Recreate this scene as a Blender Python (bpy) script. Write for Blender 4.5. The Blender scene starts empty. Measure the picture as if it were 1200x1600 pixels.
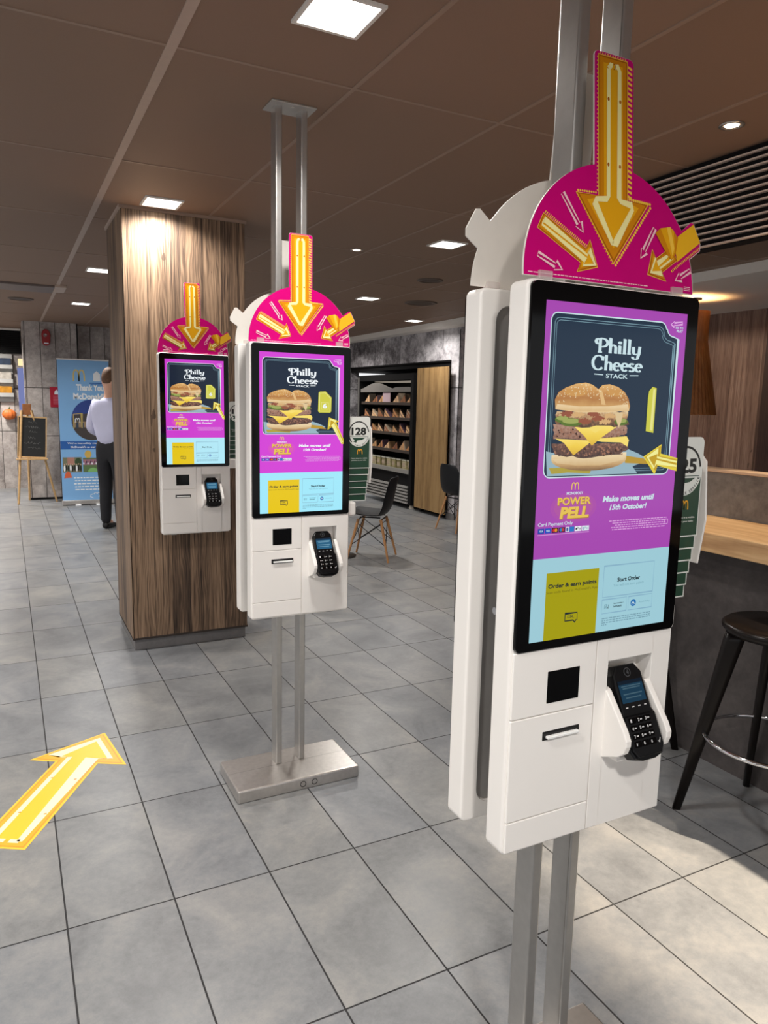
import bpy, bmesh, math, random
from mathutils import Vector, Matrix
random.seed(7)
SC = bpy.context.scene
COL = SC.collection
PI = math.pi
# ------------------------------------------------------------------ camera, world, exposure
cam_data = bpy.data.cameras.new('camera')
cam_data.sensor_fit = 'VERTICAL'
cam_data.sensor_height = 36.0
cam_data.lens = 1141.1 * 36.0 / 1600.0
cam_data.clip_start = 0.05
cam = bpy.data.objects.new('camera', cam_data)
COL.objects.link(cam)
RX = (0.88992838, -0.45561961, 0.02093457)
RY = (0.04877222, 0.14069837, 0.98885046)
RF = (0.45348512, 0.87898506, -0.14743305)
cam.matrix_world = Matrix(((RX[0], RY[0], -RF[0], 0), (RX[1], RY[1], -RF[1], 0), (RX[2], RY[2], -RF[2], 1.5047), (0, 0, 0, 1)))
SC.camera = cam
world = bpy.data.worlds.new('world')
SC.world = world
world.use_nodes = True
wb = world.node_tree.nodes['Background']
wb.inputs[0].default_value = (0.98, 0.985, 1.0, 1)
wb.inputs[1].default_value = 0.95
SC.view_settings.view_transform = 'Standard'
SC.view_settings.look = 'None'
SC.view_settings.gamma = 1.0
SC.view_settings.exposure = 0.0
SC.view_settings.use_curve_mapping = False
SC.cycles.use_denoising = True
SC.cycles.max_bounces = 8
SC.cycles.sample_clamp_indirect = 4.0
PANEL_W = 25.0         # watts of one square downlight
SPOT_W = 8.0
COUNTER_SPOT_W = 1100.0
CEIL = 2.55

# ------------------------------------------------------------------ helpers
def lin(c):
    return tuple((v / 255 / 12.92) if v / 255 <= 0.04045 else ((v / 255 + 0.055) / 1.055) ** 2.4 for v in c)

MATS = {}
def mat(name, rgb, rough=0.5, metal=0.0, spec=0.5, noise=0.0, nscale=30.0, trans=0.0, alpha=1.0, coat=0.0):
    if name in MATS: return MATS[name]
    m = bpy.data.materials.new(name); m.use_nodes = True
    nt = m.node_tree; b = nt.nodes['Principled BSDF']
    c = lin(rgb)
    b.inputs['Base Color'].default_value = (*c, 1)
    b.inputs['Roughness'].default_value = rough
    b.inputs['Metallic'].default_value = metal
    b.inputs['Specular IOR Level'].default_value = spec
    b.inputs['Transmission Weight'].default_value = trans
    b.inputs['Coat Weight'].default_value = coat
    b.inputs['Alpha'].default_value = alpha
    if noise > 0:
        tc = nt.nodes.new('ShaderNodeTexCoord'); n = nt.nodes.new('ShaderNodeTexNoise')
        n.inputs['Scale'].default_value = nscale; n.inputs['Detail'].default_value = 6
        r = nt.nodes.new('ShaderNodeValToRGB')
        r.color_ramp.elements[0].position = 0.3; r.color_ramp.elements[1].position = 0.7
        r.color_ramp.elements[0].color = (*[v * (1 - noise) for v in c], 1)
        r.color_ramp.elements[1].color = (*[min(1, v * (1 + noise)) for v in c], 1)
        nt.links.new(tc.outputs['Object'], n.inputs['Vector']); nt.links.new(n.outputs['Fac'], r.inputs['Fac'])
        nt.links.new(r.outputs['Color'], b.inputs['Base Color'])
    MATS[name] = m
    return m

def glow(name, rgb, strength=1.0, gloss=0.0):
    """a lit screen pixel colour or a lamp diffuser"""
    if name in MATS: return MATS[name]
    m = bpy.data.materials.new(name); m.use_nodes = True
    b = m.node_tree.nodes['Principled BSDF']
    b.inputs['Base Color'].default_value = (0.004, 0.004, 0.005, 1)
    b.inputs['Roughness'].default_value = 0.12
    b.inputs['Specular IOR Level'].default_value = gloss * 0.4
    b.inputs['Emission Color'].default_value = (*lin(rgb), 1)
    b.inputs['Emission Strength'].default_value = strength
    MATS[name] = m
    return m

def glow_tex(name, stops, strength, scale, z0, z1, namt, stretch=1.0, detail=5):
    """picture pixels on a screen: vertical gradient of the photographed food plus its texture"""
    if name in MATS: return MATS[name]
    t = NT(name); g = t.math('DIVIDE', t.math('SUBTRACT', t.z, z0), z1 - z0)
    n = t.noise(t.vec(t.x, 0.0, t.math('MULTIPLY', t.z, stretch)), scale, detail, 0.6)
    c = t.ramp(t.math('ADD', g, t.math('MULTIPLY', t.math('SUBTRACT', n, 0.5), namt)), stops)
    b = t.b; b.inputs['Base Color'].default_value = (0.004, 0.004, 0.005, 1); b.inputs['Roughness'].default_value = 0.12
    t.put(b.inputs['Emission Color'], c); b.inputs['Emission Strength'].default_value = strength
    return t.m

class NT:
    """small wrapper for node building"""
    def __init__(s, name):
        s.m = bpy.data.materials.new(name); s.m.use_nodes = True; s.nt = s.m.node_tree
        s.b = s.nt.nodes['Principled BSDF']; MATS[name] = s.m
        s.tc = s.nt.nodes.new('ShaderNodeTexCoord')
        sep = s.nt.nodes.new('ShaderNodeSeparateXYZ'); s.nt.links.new(s.tc.outputs['Object'], sep.inputs[0])
        s.x, s.y, s.z = sep.outputs
    def put(s, sock, v):
        if hasattr(v, 'is_output'): s.nt.links.new(v, sock)
        else: sock.default_value = v
    def math(s, op, a, b=0.0, c=None):
        n = s.nt.nodes.new('ShaderNodeMath'); n.operation = op
        s.put(n.inputs[0], a); s.put(n.inputs[1], b)
        if c is not None: s.put(n.inputs[2], c)
        return n.outputs[0]
    def vec(s, x, y, z):
        n = s.nt.nodes.new('ShaderNodeCombineXYZ')
        for i, v in enumerate((x, y, z)): s.put(n.inputs[i], v)
        return n.outputs[0]
    def noise(s, v, scale=1.0, detail=4.0, rough=0.55, dist=0.0):
        n = s.nt.nodes.new('ShaderNodeTexNoise'); s.nt.links.new(v, n.inputs['Vector'])
        n.inputs['Scale'].default_value = scale; n.inputs['Detail'].default_value = detail
        n.inputs['Roughness'].default_value = rough; n.inputs['Distortion'].default_value = dist
        return n.outputs['Fac']
    def white(s, v):
        n = s.nt.nodes.new('ShaderNodeTexWhiteNoise'); n.noise_dimensions = '1D'; s.put(n.inputs['W'], v)
        return n.outputs['Value']
    def ramp(s, fac, stops):
        r = s.nt.nodes.new('ShaderNodeValToRGB'); s.put(r.inputs[0], fac)
        e = r.color_ramp.elements
        while len(e) < len(stops): e.new(0.5)
        for k, (p, c) in enumerate(stops):
            e[k].position = p; e[k].color = (*lin(c), 1)
        return r.outputs['Color']
    def mix(s, fac, a, b, mode='MIX'):
        n = s.nt.nodes.new('ShaderNodeMix'); n.data_type = 'RGBA'; n.blend_type = mode
        s.put(n.inputs[0], fac)
        for sock, v in ((n.inputs[6], a), (n.inputs[7], b)):
            if hasattr(v, 'is_output'): s.nt.links.new(v, sock)
            else: sock.default_value = (*lin(v), 1)
        return n.outputs[2]
    def line(s, coord, period, off, width):
        """1 on a joint line of the given width, else 0"""
        t = s.math('FRACT', s.math('DIVIDE', s.math('SUBTRACT', coord, off - width / 2), period))
        return s.math('LESS_THAN', t, width / period)
    def cell(s, coord, period, off=0.0):
        return s.math('FLOOR', s.math('DIVIDE', s.math('SUBTRACT', coord, off), period))
    def bump(s, h, strength=0.2, dist=0.002):
        n = s.nt.nodes.new('ShaderNodeBump'); n.inputs['Strength'].default_value = strength
        n.inputs['Distance'].default_value = dist; s.put(n.inputs['Height'], h)
        s.nt.links.new(n.outputs[0], s.b.inputs['Normal'])
    def color(s, c, rough=0.5, spec=0.5):
        s.put(s.b.inputs['Base Color'], c); s.put(s.b.inputs['Roughness'], rough)
        s.b.inputs['Specular IOR Level'].default_value = spec
        return s.m

class MB:
    def __init__(s): s.bm = bmesh.new(); s.mats = []
    def mi(s, m):
        if m not in s.mats: s.mats.append(m)
        return s.mats.index(m)
    def _add(s, tmp, m, smooth=False):
        i = s.mi(m); mp = {}
        for v in tmp.verts: mp[v] = s.bm.verts.new(v.co)
        for f in tmp.faces:
            try: g = s.bm.faces.new([mp[v] for v in f.verts])
            except ValueError: continue
            g.material_index = i; g.smooth = smooth
        tmp.free()
    def box(s, x0, x1, y0, y1, z0, z1, m, bev=0.0, seg=2, M=None):
        t = bmesh.new(); bmesh.ops.create_cube(t, size=1)
        for v in t.verts:
            v.co = Vector(((x0 + x1) / 2 + v.co.x * (x1 - x0), (y0 + y1) / 2 + v.co.y * (y1 - y0), (z0 + z1) / 2 + v.co.z * (z1 - z0)))
        if bev > 0: bmesh.ops.bevel(t, geom=t.edges[:], offset=bev, segments=seg, affect='EDGES', profile=0.5)
        if M is not None: t.transform(M)
        s._add(t, m)
    def poly(s, pts, m, smooth=False):
        f = s.bm.faces.new([s.bm.verts.new(Vector(p)) for p in pts]); f.material_index = s.mi(m); f.smooth = smooth
        return f
    def prism(s, pts, fn, d0, d1, m, mside=None, bev=0.0):
        """pts: 2D outline; fn(a, b, depth) -> 3D point; caps at d0 and d1"""
        t = bmesh.new(); n = len(pts)
        A = [t.verts.new(fn(a, b, d0)) for a, b in pts]; B = [t.verts.new(fn(a, b, d1)) for a, b in pts]
        t.faces.new(A); t.faces.new(B[::-1])
        for k in range(n): t.faces.new((A[k], B[k], B[(k + 1) % n], A[(k + 1) % n]))
        bmesh.ops.recalc_face_normals(t, faces=t.faces[:])
        if bev > 0:
            ca = set(t.faces[:2]) if False else None
            caps = [e for e in t.edges if len([f for f in e.link_faces if len(f.verts) == n]) == 1] if n != 4 else t.edges[:]
            bmesh.ops.bevel(t, geom=caps, offset=bev, segments=2, affect='EDGES', profile=0.5)
        if mside is None: s._add(t, m); return
        i, j = s.mi(m), s.mi(mside); mp = {v: s.bm.verts.new(v.co) for v in t.verts}
        for f in t.faces:
            g = s.bm.faces.new([mp[v] for v in f.verts]); g.material_index = i if len(f.verts) == n and n > 4 else j
        t.free()
    def cyl(s, p0, p1, r0, r1, m, n=16, caps=True, smooth=True):
        p0, p1 = Vector(p0), Vector(p1); d = (p1 - p0).normalized()
        u = d.orthogonal().normalized(); w = d.cross(u); i = s.mi(m)
        A = []; B = []
        for k in range(n):
            a = 2 * PI * k / n; o = u * math.cos(a) + w * math.sin(a)
            A.append(s.bm.verts.new(p0 + o * r0)); B.append(s.bm.verts.new(p1 + o * r1))
        for k in range(n):
            f = s.bm.faces.new((A[k], A[(k + 1) % n], B[(k + 1) % n], B[k])); f.material_index = i; f.smooth = smooth
        if caps:
            for L in (A[::-1], B):
                f = s.bm.faces.new([s.bm.verts.new(v.co) for v in L]); f.material_index = i
    def tube(s, path, r, m, n=10, closed=False):
        P = [Vector(p) for p in path]; i = s.mi(m); rings = []; N = len(P)
        up = None
        for k in range(N):
            a = P[k - 1] if (k > 0 or closed) else P[k]; b = P[(k + 1) % N] if (k < N - 1 or closed) else P[k]
            d = (b - a).normalized()
            up = d.orthogonal().normalized() if up is None else (up - d * up.dot(d)).normalized()
            w = d.cross(up)
            rr = r[k] if isinstance(r, (list, tuple)) else r
            rings.append([s.bm.verts.new(P[k] + (up * math.cos(2 * PI * j / n) + w * math.sin(2 * PI * j / n)) * rr) for j in range(n)])
        for k in range(N if closed else N - 1):
            A, B = rings[k], rings[(k + 1) % N]
            for j in range(n):
                f = s.bm.faces.new((A[j], A[(j + 1) % n], B[(j + 1) % n], B[j])); f.material_index = i; f.smooth = True
        if not closed:
            for L in (rings[0][::-1], rings[-1]):
                f = s.bm.faces.new([s.bm.verts.new(v.co) for v in L]); f.material_index = i
    def lathe(s, prof, m, n=32, c=(0, 0), smooth=True):
        i = s.mi(m); rings = []
        for r, z in prof:
            rings.append([s.bm.verts.new((c[0] + r * math.cos(2 * PI * k / n), c[1] + r * math.sin(2 * PI * k / n), z)) for k in range(n)] if r > 1e-6 else [s.bm.verts.new((c[0], c[1], z))])
        for A, B in zip(rings, rings[1:]):
            for k in range(n):
                if len(A) == 1 and len(B) == 1: continue
                if len(A) == 1: q = (A[0], B[k], B[(k + 1) % n])
                elif len(B) == 1: q = (A[k], A[(k + 1) % n], B[0])
                else: q = (A[k], A[(k + 1) % n], B[(k + 1) % n], B[k])
                f = s.bm.faces.new(q); f.material_index = i; f.smooth = smooth
    def merge_mesh(s, me, m, fn):
        i = s.mi(m); V = [s.bm.verts.new(fn(v.co)) for v in me.vertices]
        for p in me.polygons:
            try: f = s.bm.faces.new([V[k] for k in p.vertices]); f.material_index = i
            except ValueError: pass
    def mesh(s, name):
        me = bpy.data.meshes.new(name); s.bm.to_mesh(me); s.bm.free()
        for m in s.mats: me.materials.append(m)
        return me
    def build(s, name, parent=None, loc=None, fixn=False):
        if fixn: bmesh.ops.recalc_face_normals(s.bm, faces=s.bm.faces[:])
        o = bpy.data.objects.new(name, s.mesh(name)); COL.objects.link(o)
        if parent is not None: o.parent = parent
        if loc is not None: o.location = loc
        return o

def thing(name, label, cat, loc=(0, 0, 0), rz=0.0, group=None):
    o = bpy.data.objects.new(name, None); COL.objects.link(o); o.empty_display_size = 0.1
    o.location = loc; o.rotation_euler = (0, 0, rz); return tag(o, label, cat, group)
def tag(o, label, cat, group=None):
    o['label'] = label; o['category'] = cat
    if group: o['group'] = group
    return o
def struct(o, label=None, cat=None):
    o['kind'] = 'structure'
    if label: o['label'] = label
    if cat: o['category'] = cat
    return o
def copy_tree(o, parent=None):
    c = o.copy(); COL.objects.link(c)
    if parent is not None: c.parent = parent
    for ch in list(o.children): copy_tree(ch, c)
    return c

def evaluated_mesh(o):
    dg = bpy.context.evaluated_depsgraph_get(); dg.update()
    return bpy.data.meshes.new_from_object(o.evaluated_get(dg))

TXT = {}
def text_mesh(body, bold=0.0, shear=0.0):
    k = (body, bold, shear)
    if k not in TXT:
        cu = bpy.data.curves.new('lettering', 'FONT'); cu.body = body; cu.offset = bold; cu.shear = shear; cu.resolution_u = 3
        o = bpy.data.objects.new('lettering', cu); COL.objects.link(o)
        bpy.context.view_layer.update()
        me = evaluated_mesh(o)
        bpy.data.objects.remove(o)
        xs = [v.co.x for v in me.vertices]; ys = [v.co.y for v in me.vertices]
        TXT[k] = (me, min(xs), max(xs), min(ys), max(ys))
    return TXT[k]
def text(mb, body, u0, u1, v0, v1, fn, d, m, bold=0.0, shear=0.0):
    """fit lettering into the box u0..u1, v0 (bottom)..v1 (top)"""
    me, x0, x1, y0, y1 = text_mesh(body, bold, shear)
    mb.merge_mesh(me, m, lambda c: fn(u0 + (c.x - x0) / (x1 - x0) * (u1 - u0), v0 + (c.y - y0) / (y1 - y0) * (v1 - v0), d))

def stroke(mb, pts, w, fn, d, m, closed=False, wfun=None):
    """flat ribbon along a 2D path"""
    P = [Vector(p) for p in pts]; N = len(P); L = []; Rr = []
    for k in range(N):
        a = P[k - 1] if (k > 0 or closed) else P[k]; b = P[(k + 1) % N] if (k < N - 1 or closed) else P[k]
        e1 = (P[k] - a); e2 = (b - P[k])
        t = (b - a)
        if t.length < 1e-9: t = Vector((1, 0))
        t.normalize(); n = Vector((-t.y, t.x)); ww = w / 2
        if wfun: ww = wfun(t) / 2
        elif e1.length > 1e-9 and e2.length > 1e-9:
            c = max(0.35, n.dot(Vector((-e1.normalized().y, e1.normalized().x))))
            ww = ww / c
        L.append(P[k] + n * ww); Rr.append(P[k] - n * ww)
    i = mb.mi(m)
    VL = [mb.bm.verts.new(fn(p.x, p.y, d)) for p in L]; VR = [mb.bm.verts.new(fn(p.x, p.y, d)) for p in Rr]
    for k in range(N if closed else N - 1):
        j = (k + 1) % N
        f = mb.bm.faces.new((VL[k], VL[j], VR[j], VR[k])); f.material_index = i
def arc(cx, cy, rx, ry, a0, a1, n=16):
    return [(cx + rx * math.cos(math.radians(a0 + (a1 - a0) * k / n)), cy + ry * math.sin(math.radians(a0 + (a1 - a0) * k / n))) for k in range(n + 1)]
def rrect(x0, x1, y0, y1, r, n=5):
    return arc(x1 - r, y1 - r, r, r, 0, 90, n) + arc(x0 + r, y1 - r, r, r, 90, 180, n) + arc(x0 + r, y0 + r, r, r, 180, 270, n) + arc(x1 - r, y0 + r, r, r, 270, 360, n)
def flat(mb, pts, fn, d, m): mb.poly([fn(a, b, d) for a, b in pts], m)
def rect(mb, u0, u1, v0, v1, fn, d, m): flat(mb, [(u0, v0), (u1, v0), (u1, v1), (u0, v1)], fn, d, m)
def arches(mb, cx, cy, w, h, fn, d, m, t):
    """two tall rounded arches side by side"""
    for s in (-1, 1):
        x0 = cx + s * w * 0.235
        pts = [(x0 - w * 0.235, cy - h / 2)] + [(x0 + w * 0.235 * math.copysign(abs(math.cos(a)) ** 0.8, math.cos(a)), cy - h / 2 + h * abs(math.sin(a)) ** 0.62) for a in [PI - PI * k / 16 for k in range(1, 16)]] + [(x0 + w * 0.235, cy - h / 2)]
        stroke(mb, pts, t, fn, d, m)

# groovy serif lettering: strokes of a broad nib (thick uprights, thin cross strokes) plus small serifs
def nib(mb, pts, fn, d, m, thick, thin):
    stroke(mb, pts, 0, fn, d, m, wfun=lambda t: thin + (thick - thin) * abs(t.y) ** 1.2)
GLY = {
 'P': (0.74, [[(0.2, 0.0), (0.2, 0.92)], arc(0.3, 0.66, 0.36, 0.28, 110, -90, 16) + [(0.2, 0.38)], arc(0.08, 0.74, 0.14, 0.16, 60, 330, 14), [(0.14, 0.88), (0.3, 0.94)], [(0.08, 0.02), (0.34, 0.02)]]),
 'h': (0.58, [[(0.1, 0.0), (0.1, 1.0)], [(0.1, 0.36)] + arc(0.27, 0.34, 0.17, 0.2, 150, 0, 10) + [(0.44, 0.0)], [(0.0, 0.02), (0.2, 0.02)], [(0.36, 0.02), (0.54, 0.02)], [(0.0, 0.98), (0.14, 0.98)]]),
 'i': (0.3, [[(0.12, 0.0), (0.12, 0.52)], [(0.01, 0.02), (0.24, 0.02)], [(0.01, 0.5), (0.16, 0.5)], arc(0.12, 0.73, 0.035, 0.05, 0, 360, 12)]),
 'l': (0.3, [[(0.12, 0.0), (0.12, 1.0)], [(0.01, 0.02), (0.24, 0.02)], [(0.01, 0.98), (0.16, 0.98)]]),
 'y': (0.62, [[(0.08, 0.52), (0.1, 0.2)] + arc(0.26, 0.17, 0.16, 0.16, 180, 300, 10), [(0.5, 0.54), (0.47, 0.05), (0.4, -0.16)] + arc(0.24, -0.18, 0.17, 0.14, 0, -190, 12), [(0.4, 0.52), (0.6, 0.52)]]),
 'C': (0.84, [arc(0.42, 0.48, 0.36, 0.47, 40, 320, 26), [(0.7, 0.62), (0.72, 0.92)]]),
 'e': (0.54, [[(0.09, 0.28), (0.44, 0.3)] + arc(0.26, 0.26, 0.2, 0.26, 5, 318, 20)]),
 's': (0.44, [arc(0.21, 0.39, 0.15, 0.125, 30, 230, 12) + arc(0.2, 0.13, 0.17, 0.13, 70, -150, 14)]),
}
def groovy(mb, word, u0, u1, v0, v1, fn, d, m, drop=0.0):
    tot = sum(GLY[c][0] for c in word); x = 0.0; sx = (u1 - u0) / tot; sy = (v1 - v0) / (1.0 + drop)
    g = lambda a, b, dd: fn(u0 + a * sx, v0 + (b + drop) * sy, dd)
    for k, c in enumerate(word):
        w, st = GLY[c]
        for q, path in enumerate(st): nib(mb, [(x + a, b) for a, b in path], g, d + 0.00002 * (q + 6 * (k % 2)), m, 0.195, 0.085)
        x += w

# ------------------------------------------------------------------ materials
M_WHITE = mat('white_enamel', (246, 242, 237), 0.38, noise=0.015, nscale=4)
M_BACK = mat('grey_back_panel', (150, 147, 144), 0.5, noise=0.03)
M_BLACKGLASS = mat('black_glass', (4, 4, 5), 0.07, spec=0.18)
M_BLACK = mat('black_plastic', (11, 11, 13), 0.35, spec=0.25, noise=0.1)
M_BLACKMATT = mat('matt_black', (14, 13, 14), 0.75, spec=0.2, noise=0.1)
M_SLOT = mat('slot_black', (6, 6, 7), 0.3)
M_PAPER = mat('paper_white', (245, 245, 243), 0.6, noise=0.02)
M_STEEL = mat('brushed_steel', (206, 201, 196), 0.32, 0.9, noise=0.06, nscale=60)
M_POLE = mat('satin_aluminium', (186, 184, 181), 0.36, 0.93, noise=0.04, nscale=50)
M_CHROME = mat('chrome', (225, 225, 228), 0.08, 1.0, noise=0.01)
M_PINK = mat('pink_print', (204, 4, 116), 0.35, spec=0.12, noise=0.02)
M_SIGNW = mat('sign_white_board', (232, 226, 218), 0.55, noise=0.02)
M_PINKL = mat('pale_pink_print', (255, 205, 214), 0.35)
M_GOLD0 = mat('print_brown_gold', (176, 98, 14), 0.35, spec=0.15)
M_GOLD1 = mat('print_dark_gold', (214, 136, 16), 0.35, spec=0.15)
M_GOLD2 = mat('print_gold', (238, 172, 22), 0.35, spec=0.15)
M_GOLD3 = mat('print_bulb_yellow', (255, 204, 72), 0.35, spec=0.15)
M_TUBE = mat('print_neon_cream', (255, 243, 168), 0.35)
M_GREEN = mat('card_green', (20, 64, 44), 0.4, noise=0.05)
M_CARDW = mat('card_white', (232, 234, 228), 0.4, noise=0.01)
M_INK = mat('ink_black', (18, 22, 20), 0.5)
M_ARCH = mat('arch_yellow', (240, 170, 20), 0.45)
M_WOODL = mat('pale_wood', (196, 158, 108), 0.5, noise=0.12, nscale=25)
M_STOOL = mat('dark_stained_wood', (17, 12, 10), 0.3, spec=0.25, noise=0.2, nscale=20)
M_RED = mat('red_plastic', (150, 12, 22), 0.35, noise=0.05)

def floor_material():
    t = NT('floor_tiles')
    i = t.cell(t.x, 0.3, 0.0835); j = t.cell(t.y, 0.6, 2.0777)
    rnd = t.white(t.math('ADD', t.math('MULTIPLY', i, 7.13), t.math('MULTIPLY', j, 3.71)))
    v = t.vec(t.math('ADD', t.x, t.math('MULTIPLY', rnd, 31.0)), t.y, t.math('MULTIPLY', rnd, 9.0))
    n1 = t.noise(v, 3.2, 5, 0.6, 0.8); n2 = t.noise(v, 38, 6, 0.65); n3 = t.noise(v, 210, 3, 0.6)
    n = t.math('ADD', t.math('MULTIPLY', n1, 0.62), t.math('ADD', t.math('MULTIPLY', n2, 0.26), t.math('MULTIPLY', n3, 0.12)))
    c = t.ramp(n, [(0.33, (107, 109, 112)), (0.5, (131, 133, 135)), (0.66, (153, 152, 150))])
    tone = t.ramp(rnd, [(0.0, (241, 242, 245)), (1.0, (255, 252, 247))])
    c = t.mix(1.0, c, tone, 'MULTIPLY')
    g = t.math('MAXIMUM', t.line(t.x, 0.3, 0.0835, 0.005), t.line(t.y, 0.6, 2.0777, 0.005))
    c = t.mix(g, c, (36, 35, 36))
    rough = t.math('ADD', t.math('MULTIPLY', n2, 0.16), t.math('ADD', 0.27, t.math('MULTIPLY', g, 0.4)))
    t.bump(t.math('SUBTRACT', t.math('MULTIPLY', n2, 0.25), g), 0.35, 0.001)
    return t.color(c, rough, 0.45)
def ceiling_material():
    t = NT('ceiling_tiles')
    n = t.noise(t.vec(t.x, t.y, t.z), 120, 3)
    i = t.cell(t.x, 0.6, 0.494); j = t.cell(t.y, 1.2, 2.409)
    rnd = t.white(t.math('ADD', t.math('MULTIPLY', i, 3.1), t.math('MULTIPLY', j, 5.3)))
    c = t.ramp(t.math('ADD', t.math('MULTIPLY', n, 0.4), t.math('MULTIPLY', rnd, 0.5)), [(0.1, (136, 112, 96)), (0.8, (144, 119, 103))])
    return t.color(c, 0.6, 0.25)
def wood_planks(name, stops, width=0.105, streak=1.0, contrast=1.0, joint=(40, 30, 24), grain=1.0):
    """vertical boards on walls and pillar faces: board tone, long grain, cathedral rings, knots, fine pores"""
    t = NT(name)
    h = t.math('ADD', t.x, t.math('MULTIPLY', t.y, 1.003))
    wob = t.math('ADD', h, t.math('MULTIPLY', t.math('SINE', t.math('MULTIPLY', t.cell(t.z, 9.0, 0.0), 3.0)), 0.04))
    i = t.cell(wob, width, 0.021)
    rnd = t.white(t.math('MULTIPLY', i, 1.37)); rnd2 = t.white(t.math('ADD', t.math('MULTIPLY', i, 2.91), 5.0))
    off = t.math('MULTIPLY', rnd, 40.0)
    warp = t.noise(t.vec(t.math('MULTIPLY', h, 7.0), off, t.math('MULTIPLY', t.z, 1.4)), 1.0, 3)
    rings = t.math('SINE', t.math('MULTIPLY', t.math('ADD', t.math('MULTIPLY', h, 1.5), t.math('MULTIPLY', warp, 0.2)), 250.0))
    long_ = t.noise(t.vec(t.math('MULTIPLY', h, 26.0), off, t.math('MULTIPLY', t.z, 0.9)), 1.0, 5, 0.6)
    fine = t.noise(t.vec(t.math('MULTIPLY', h, 150.0), off, t.math('MULTIPLY', t.z, 5.0)), 1.0, 4, 0.6)
    blot = t.noise(t.vec(t.math('MULTIPLY', h, 3.0), off, t.math('MULTIPLY', t.z, 1.1)), 1.0, 4, 0.6)
    f = t.math('ADD', t.math('MULTIPLY', long_, 0.4), t.math('ADD', t.math('MULTIPLY', fine, 0.32), t.math('MULTIPLY', blot, 0.28)))
    f = t.math('ADD', f, t.math('MULTIPLY', rings, 0.035 * grain))
    f = t.math('ADD', f, t.math('MULTIPLY', t.math('SUBTRACT', rnd2, 0.5), 0.16 * contrast))
    crack = t.noise(t.vec(t.math('MULTIPLY', h, 95.0), off, t.math('MULTIPLY', t.z, 1.9)), 1.0, 3, 0.7, 0.4)
    f = t.math('SUBTRACT', f, t.math('MULTIPLY', t.math('MAXIMUM', t.math('SUBTRACT', crack, 0.56), 0.0), 1.5 * grain))
    c = t.ramp(f, stops)
    kn = t.noise(t.vec(t.math('MULTIPLY', h, 9.0), off, t.math('MULTIPLY', t.z, 4.2)), 1.0, 2)
    kmask = t.math('MULTIPLY', t.math('GREATER_THAN', kn, 0.735), 0.55)
    c = t.mix(kmask, c, joint)
    g = t.math('MULTIPLY', t.line(wob, width, 0.021, 0.0035), 0.75)
    c = t.mix(g, c, joint)
    t.bump(f, 0.25, 0.001)
    return t.color(c, 0.55, 0.3)
def concrete_panels(name, stops, pw=0.3, zj=(), joint=(46, 40, 38), offx=0.0, big=2.2):
    t = NT(name)
    h = t.math('ADD', t.x, t.math('MULTIPLY', t.y, 1.002))
    i = t.cell(h, pw, offx); rnd = t.white(t.math('MULTIPLY', i, 1.7))
    v = t.vec(h, t.math('MULTIPLY', rnd, 30.0), t.z)
    n1 = t.noise(v, big, 6, 0.65, 0.6); n2 = t.noise(v, 14, 6, 0.7); n3 = t.noise(v, 60, 4, 0.7)
    f = t.math('ADD', t.math('MULTIPLY', n1, 0.5), t.math('ADD', t.math('MULTIPLY', n2, 0.34), t.math('MULTIPLY', n3, 0.16)))
    f = t.math('ADD', f, t.math('MULTIPLY', t.math('SUBTRACT', rnd, 0.5), 0.09))
    c = t.ramp(f, stops)
    g = t.line(h, pw, offx, 0.009)
    for z in zj:
        g = t.math('MAXIMUM', g, t.math('LESS_THAN', t.math('ABSOLUTE', t.math('SUBTRACT', t.z, z)), 0.006))
    c = t.mix(t.math('MULTIPLY', g, 0.85), c, joint)
    return t.color(c, 0.6, 0.3)
def plain_wood(name, stops, axis='y', scale=1.0, rough=0.45):
    t = NT(name)
    a, b = (t.y, t.x) if axis == 'y' else (t.z, t.math('ADD', t.x, t.y))
    v = t.vec(t.math('MULTIPLY', b, 22.0 * scale), t.math('MULTIPLY', a, 1.6 * scale), t.math('MULTIPLY', t.z if axis == 'y' else 0.0, 22.0))
    w = t.vec(t.math('MULTIPLY', b, 5.0 * scale), t.math('MULTIPLY', a, 2.5 * scale), 0.0)
    f = t.math('ADD', t.math('MULTIPLY', t.noise(v, 1.0, 6, 0.65, 0.5), 0.65), t.math('MULTIPLY', t.noise(w, 1.0, 5, 0.7), 0.35))
    return t.color(t.ramp(f, stops), rough, 0.4)
def mottled(name, stops, scale=3.0, rough=0.55):
    t = NT(name); v = t.vec(t.x, t.y, t.z)
    f = t.math('ADD', t.math('MULTIPLY', t.noise(v, scale, 6, 0.65, 0.7), 0.7), t.math('MULTIPLY', t.noise(v, scale * 9, 5, 0.7), 0.3))
    return t.color(t.ramp(f, stops), rough, 0.35)

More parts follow.
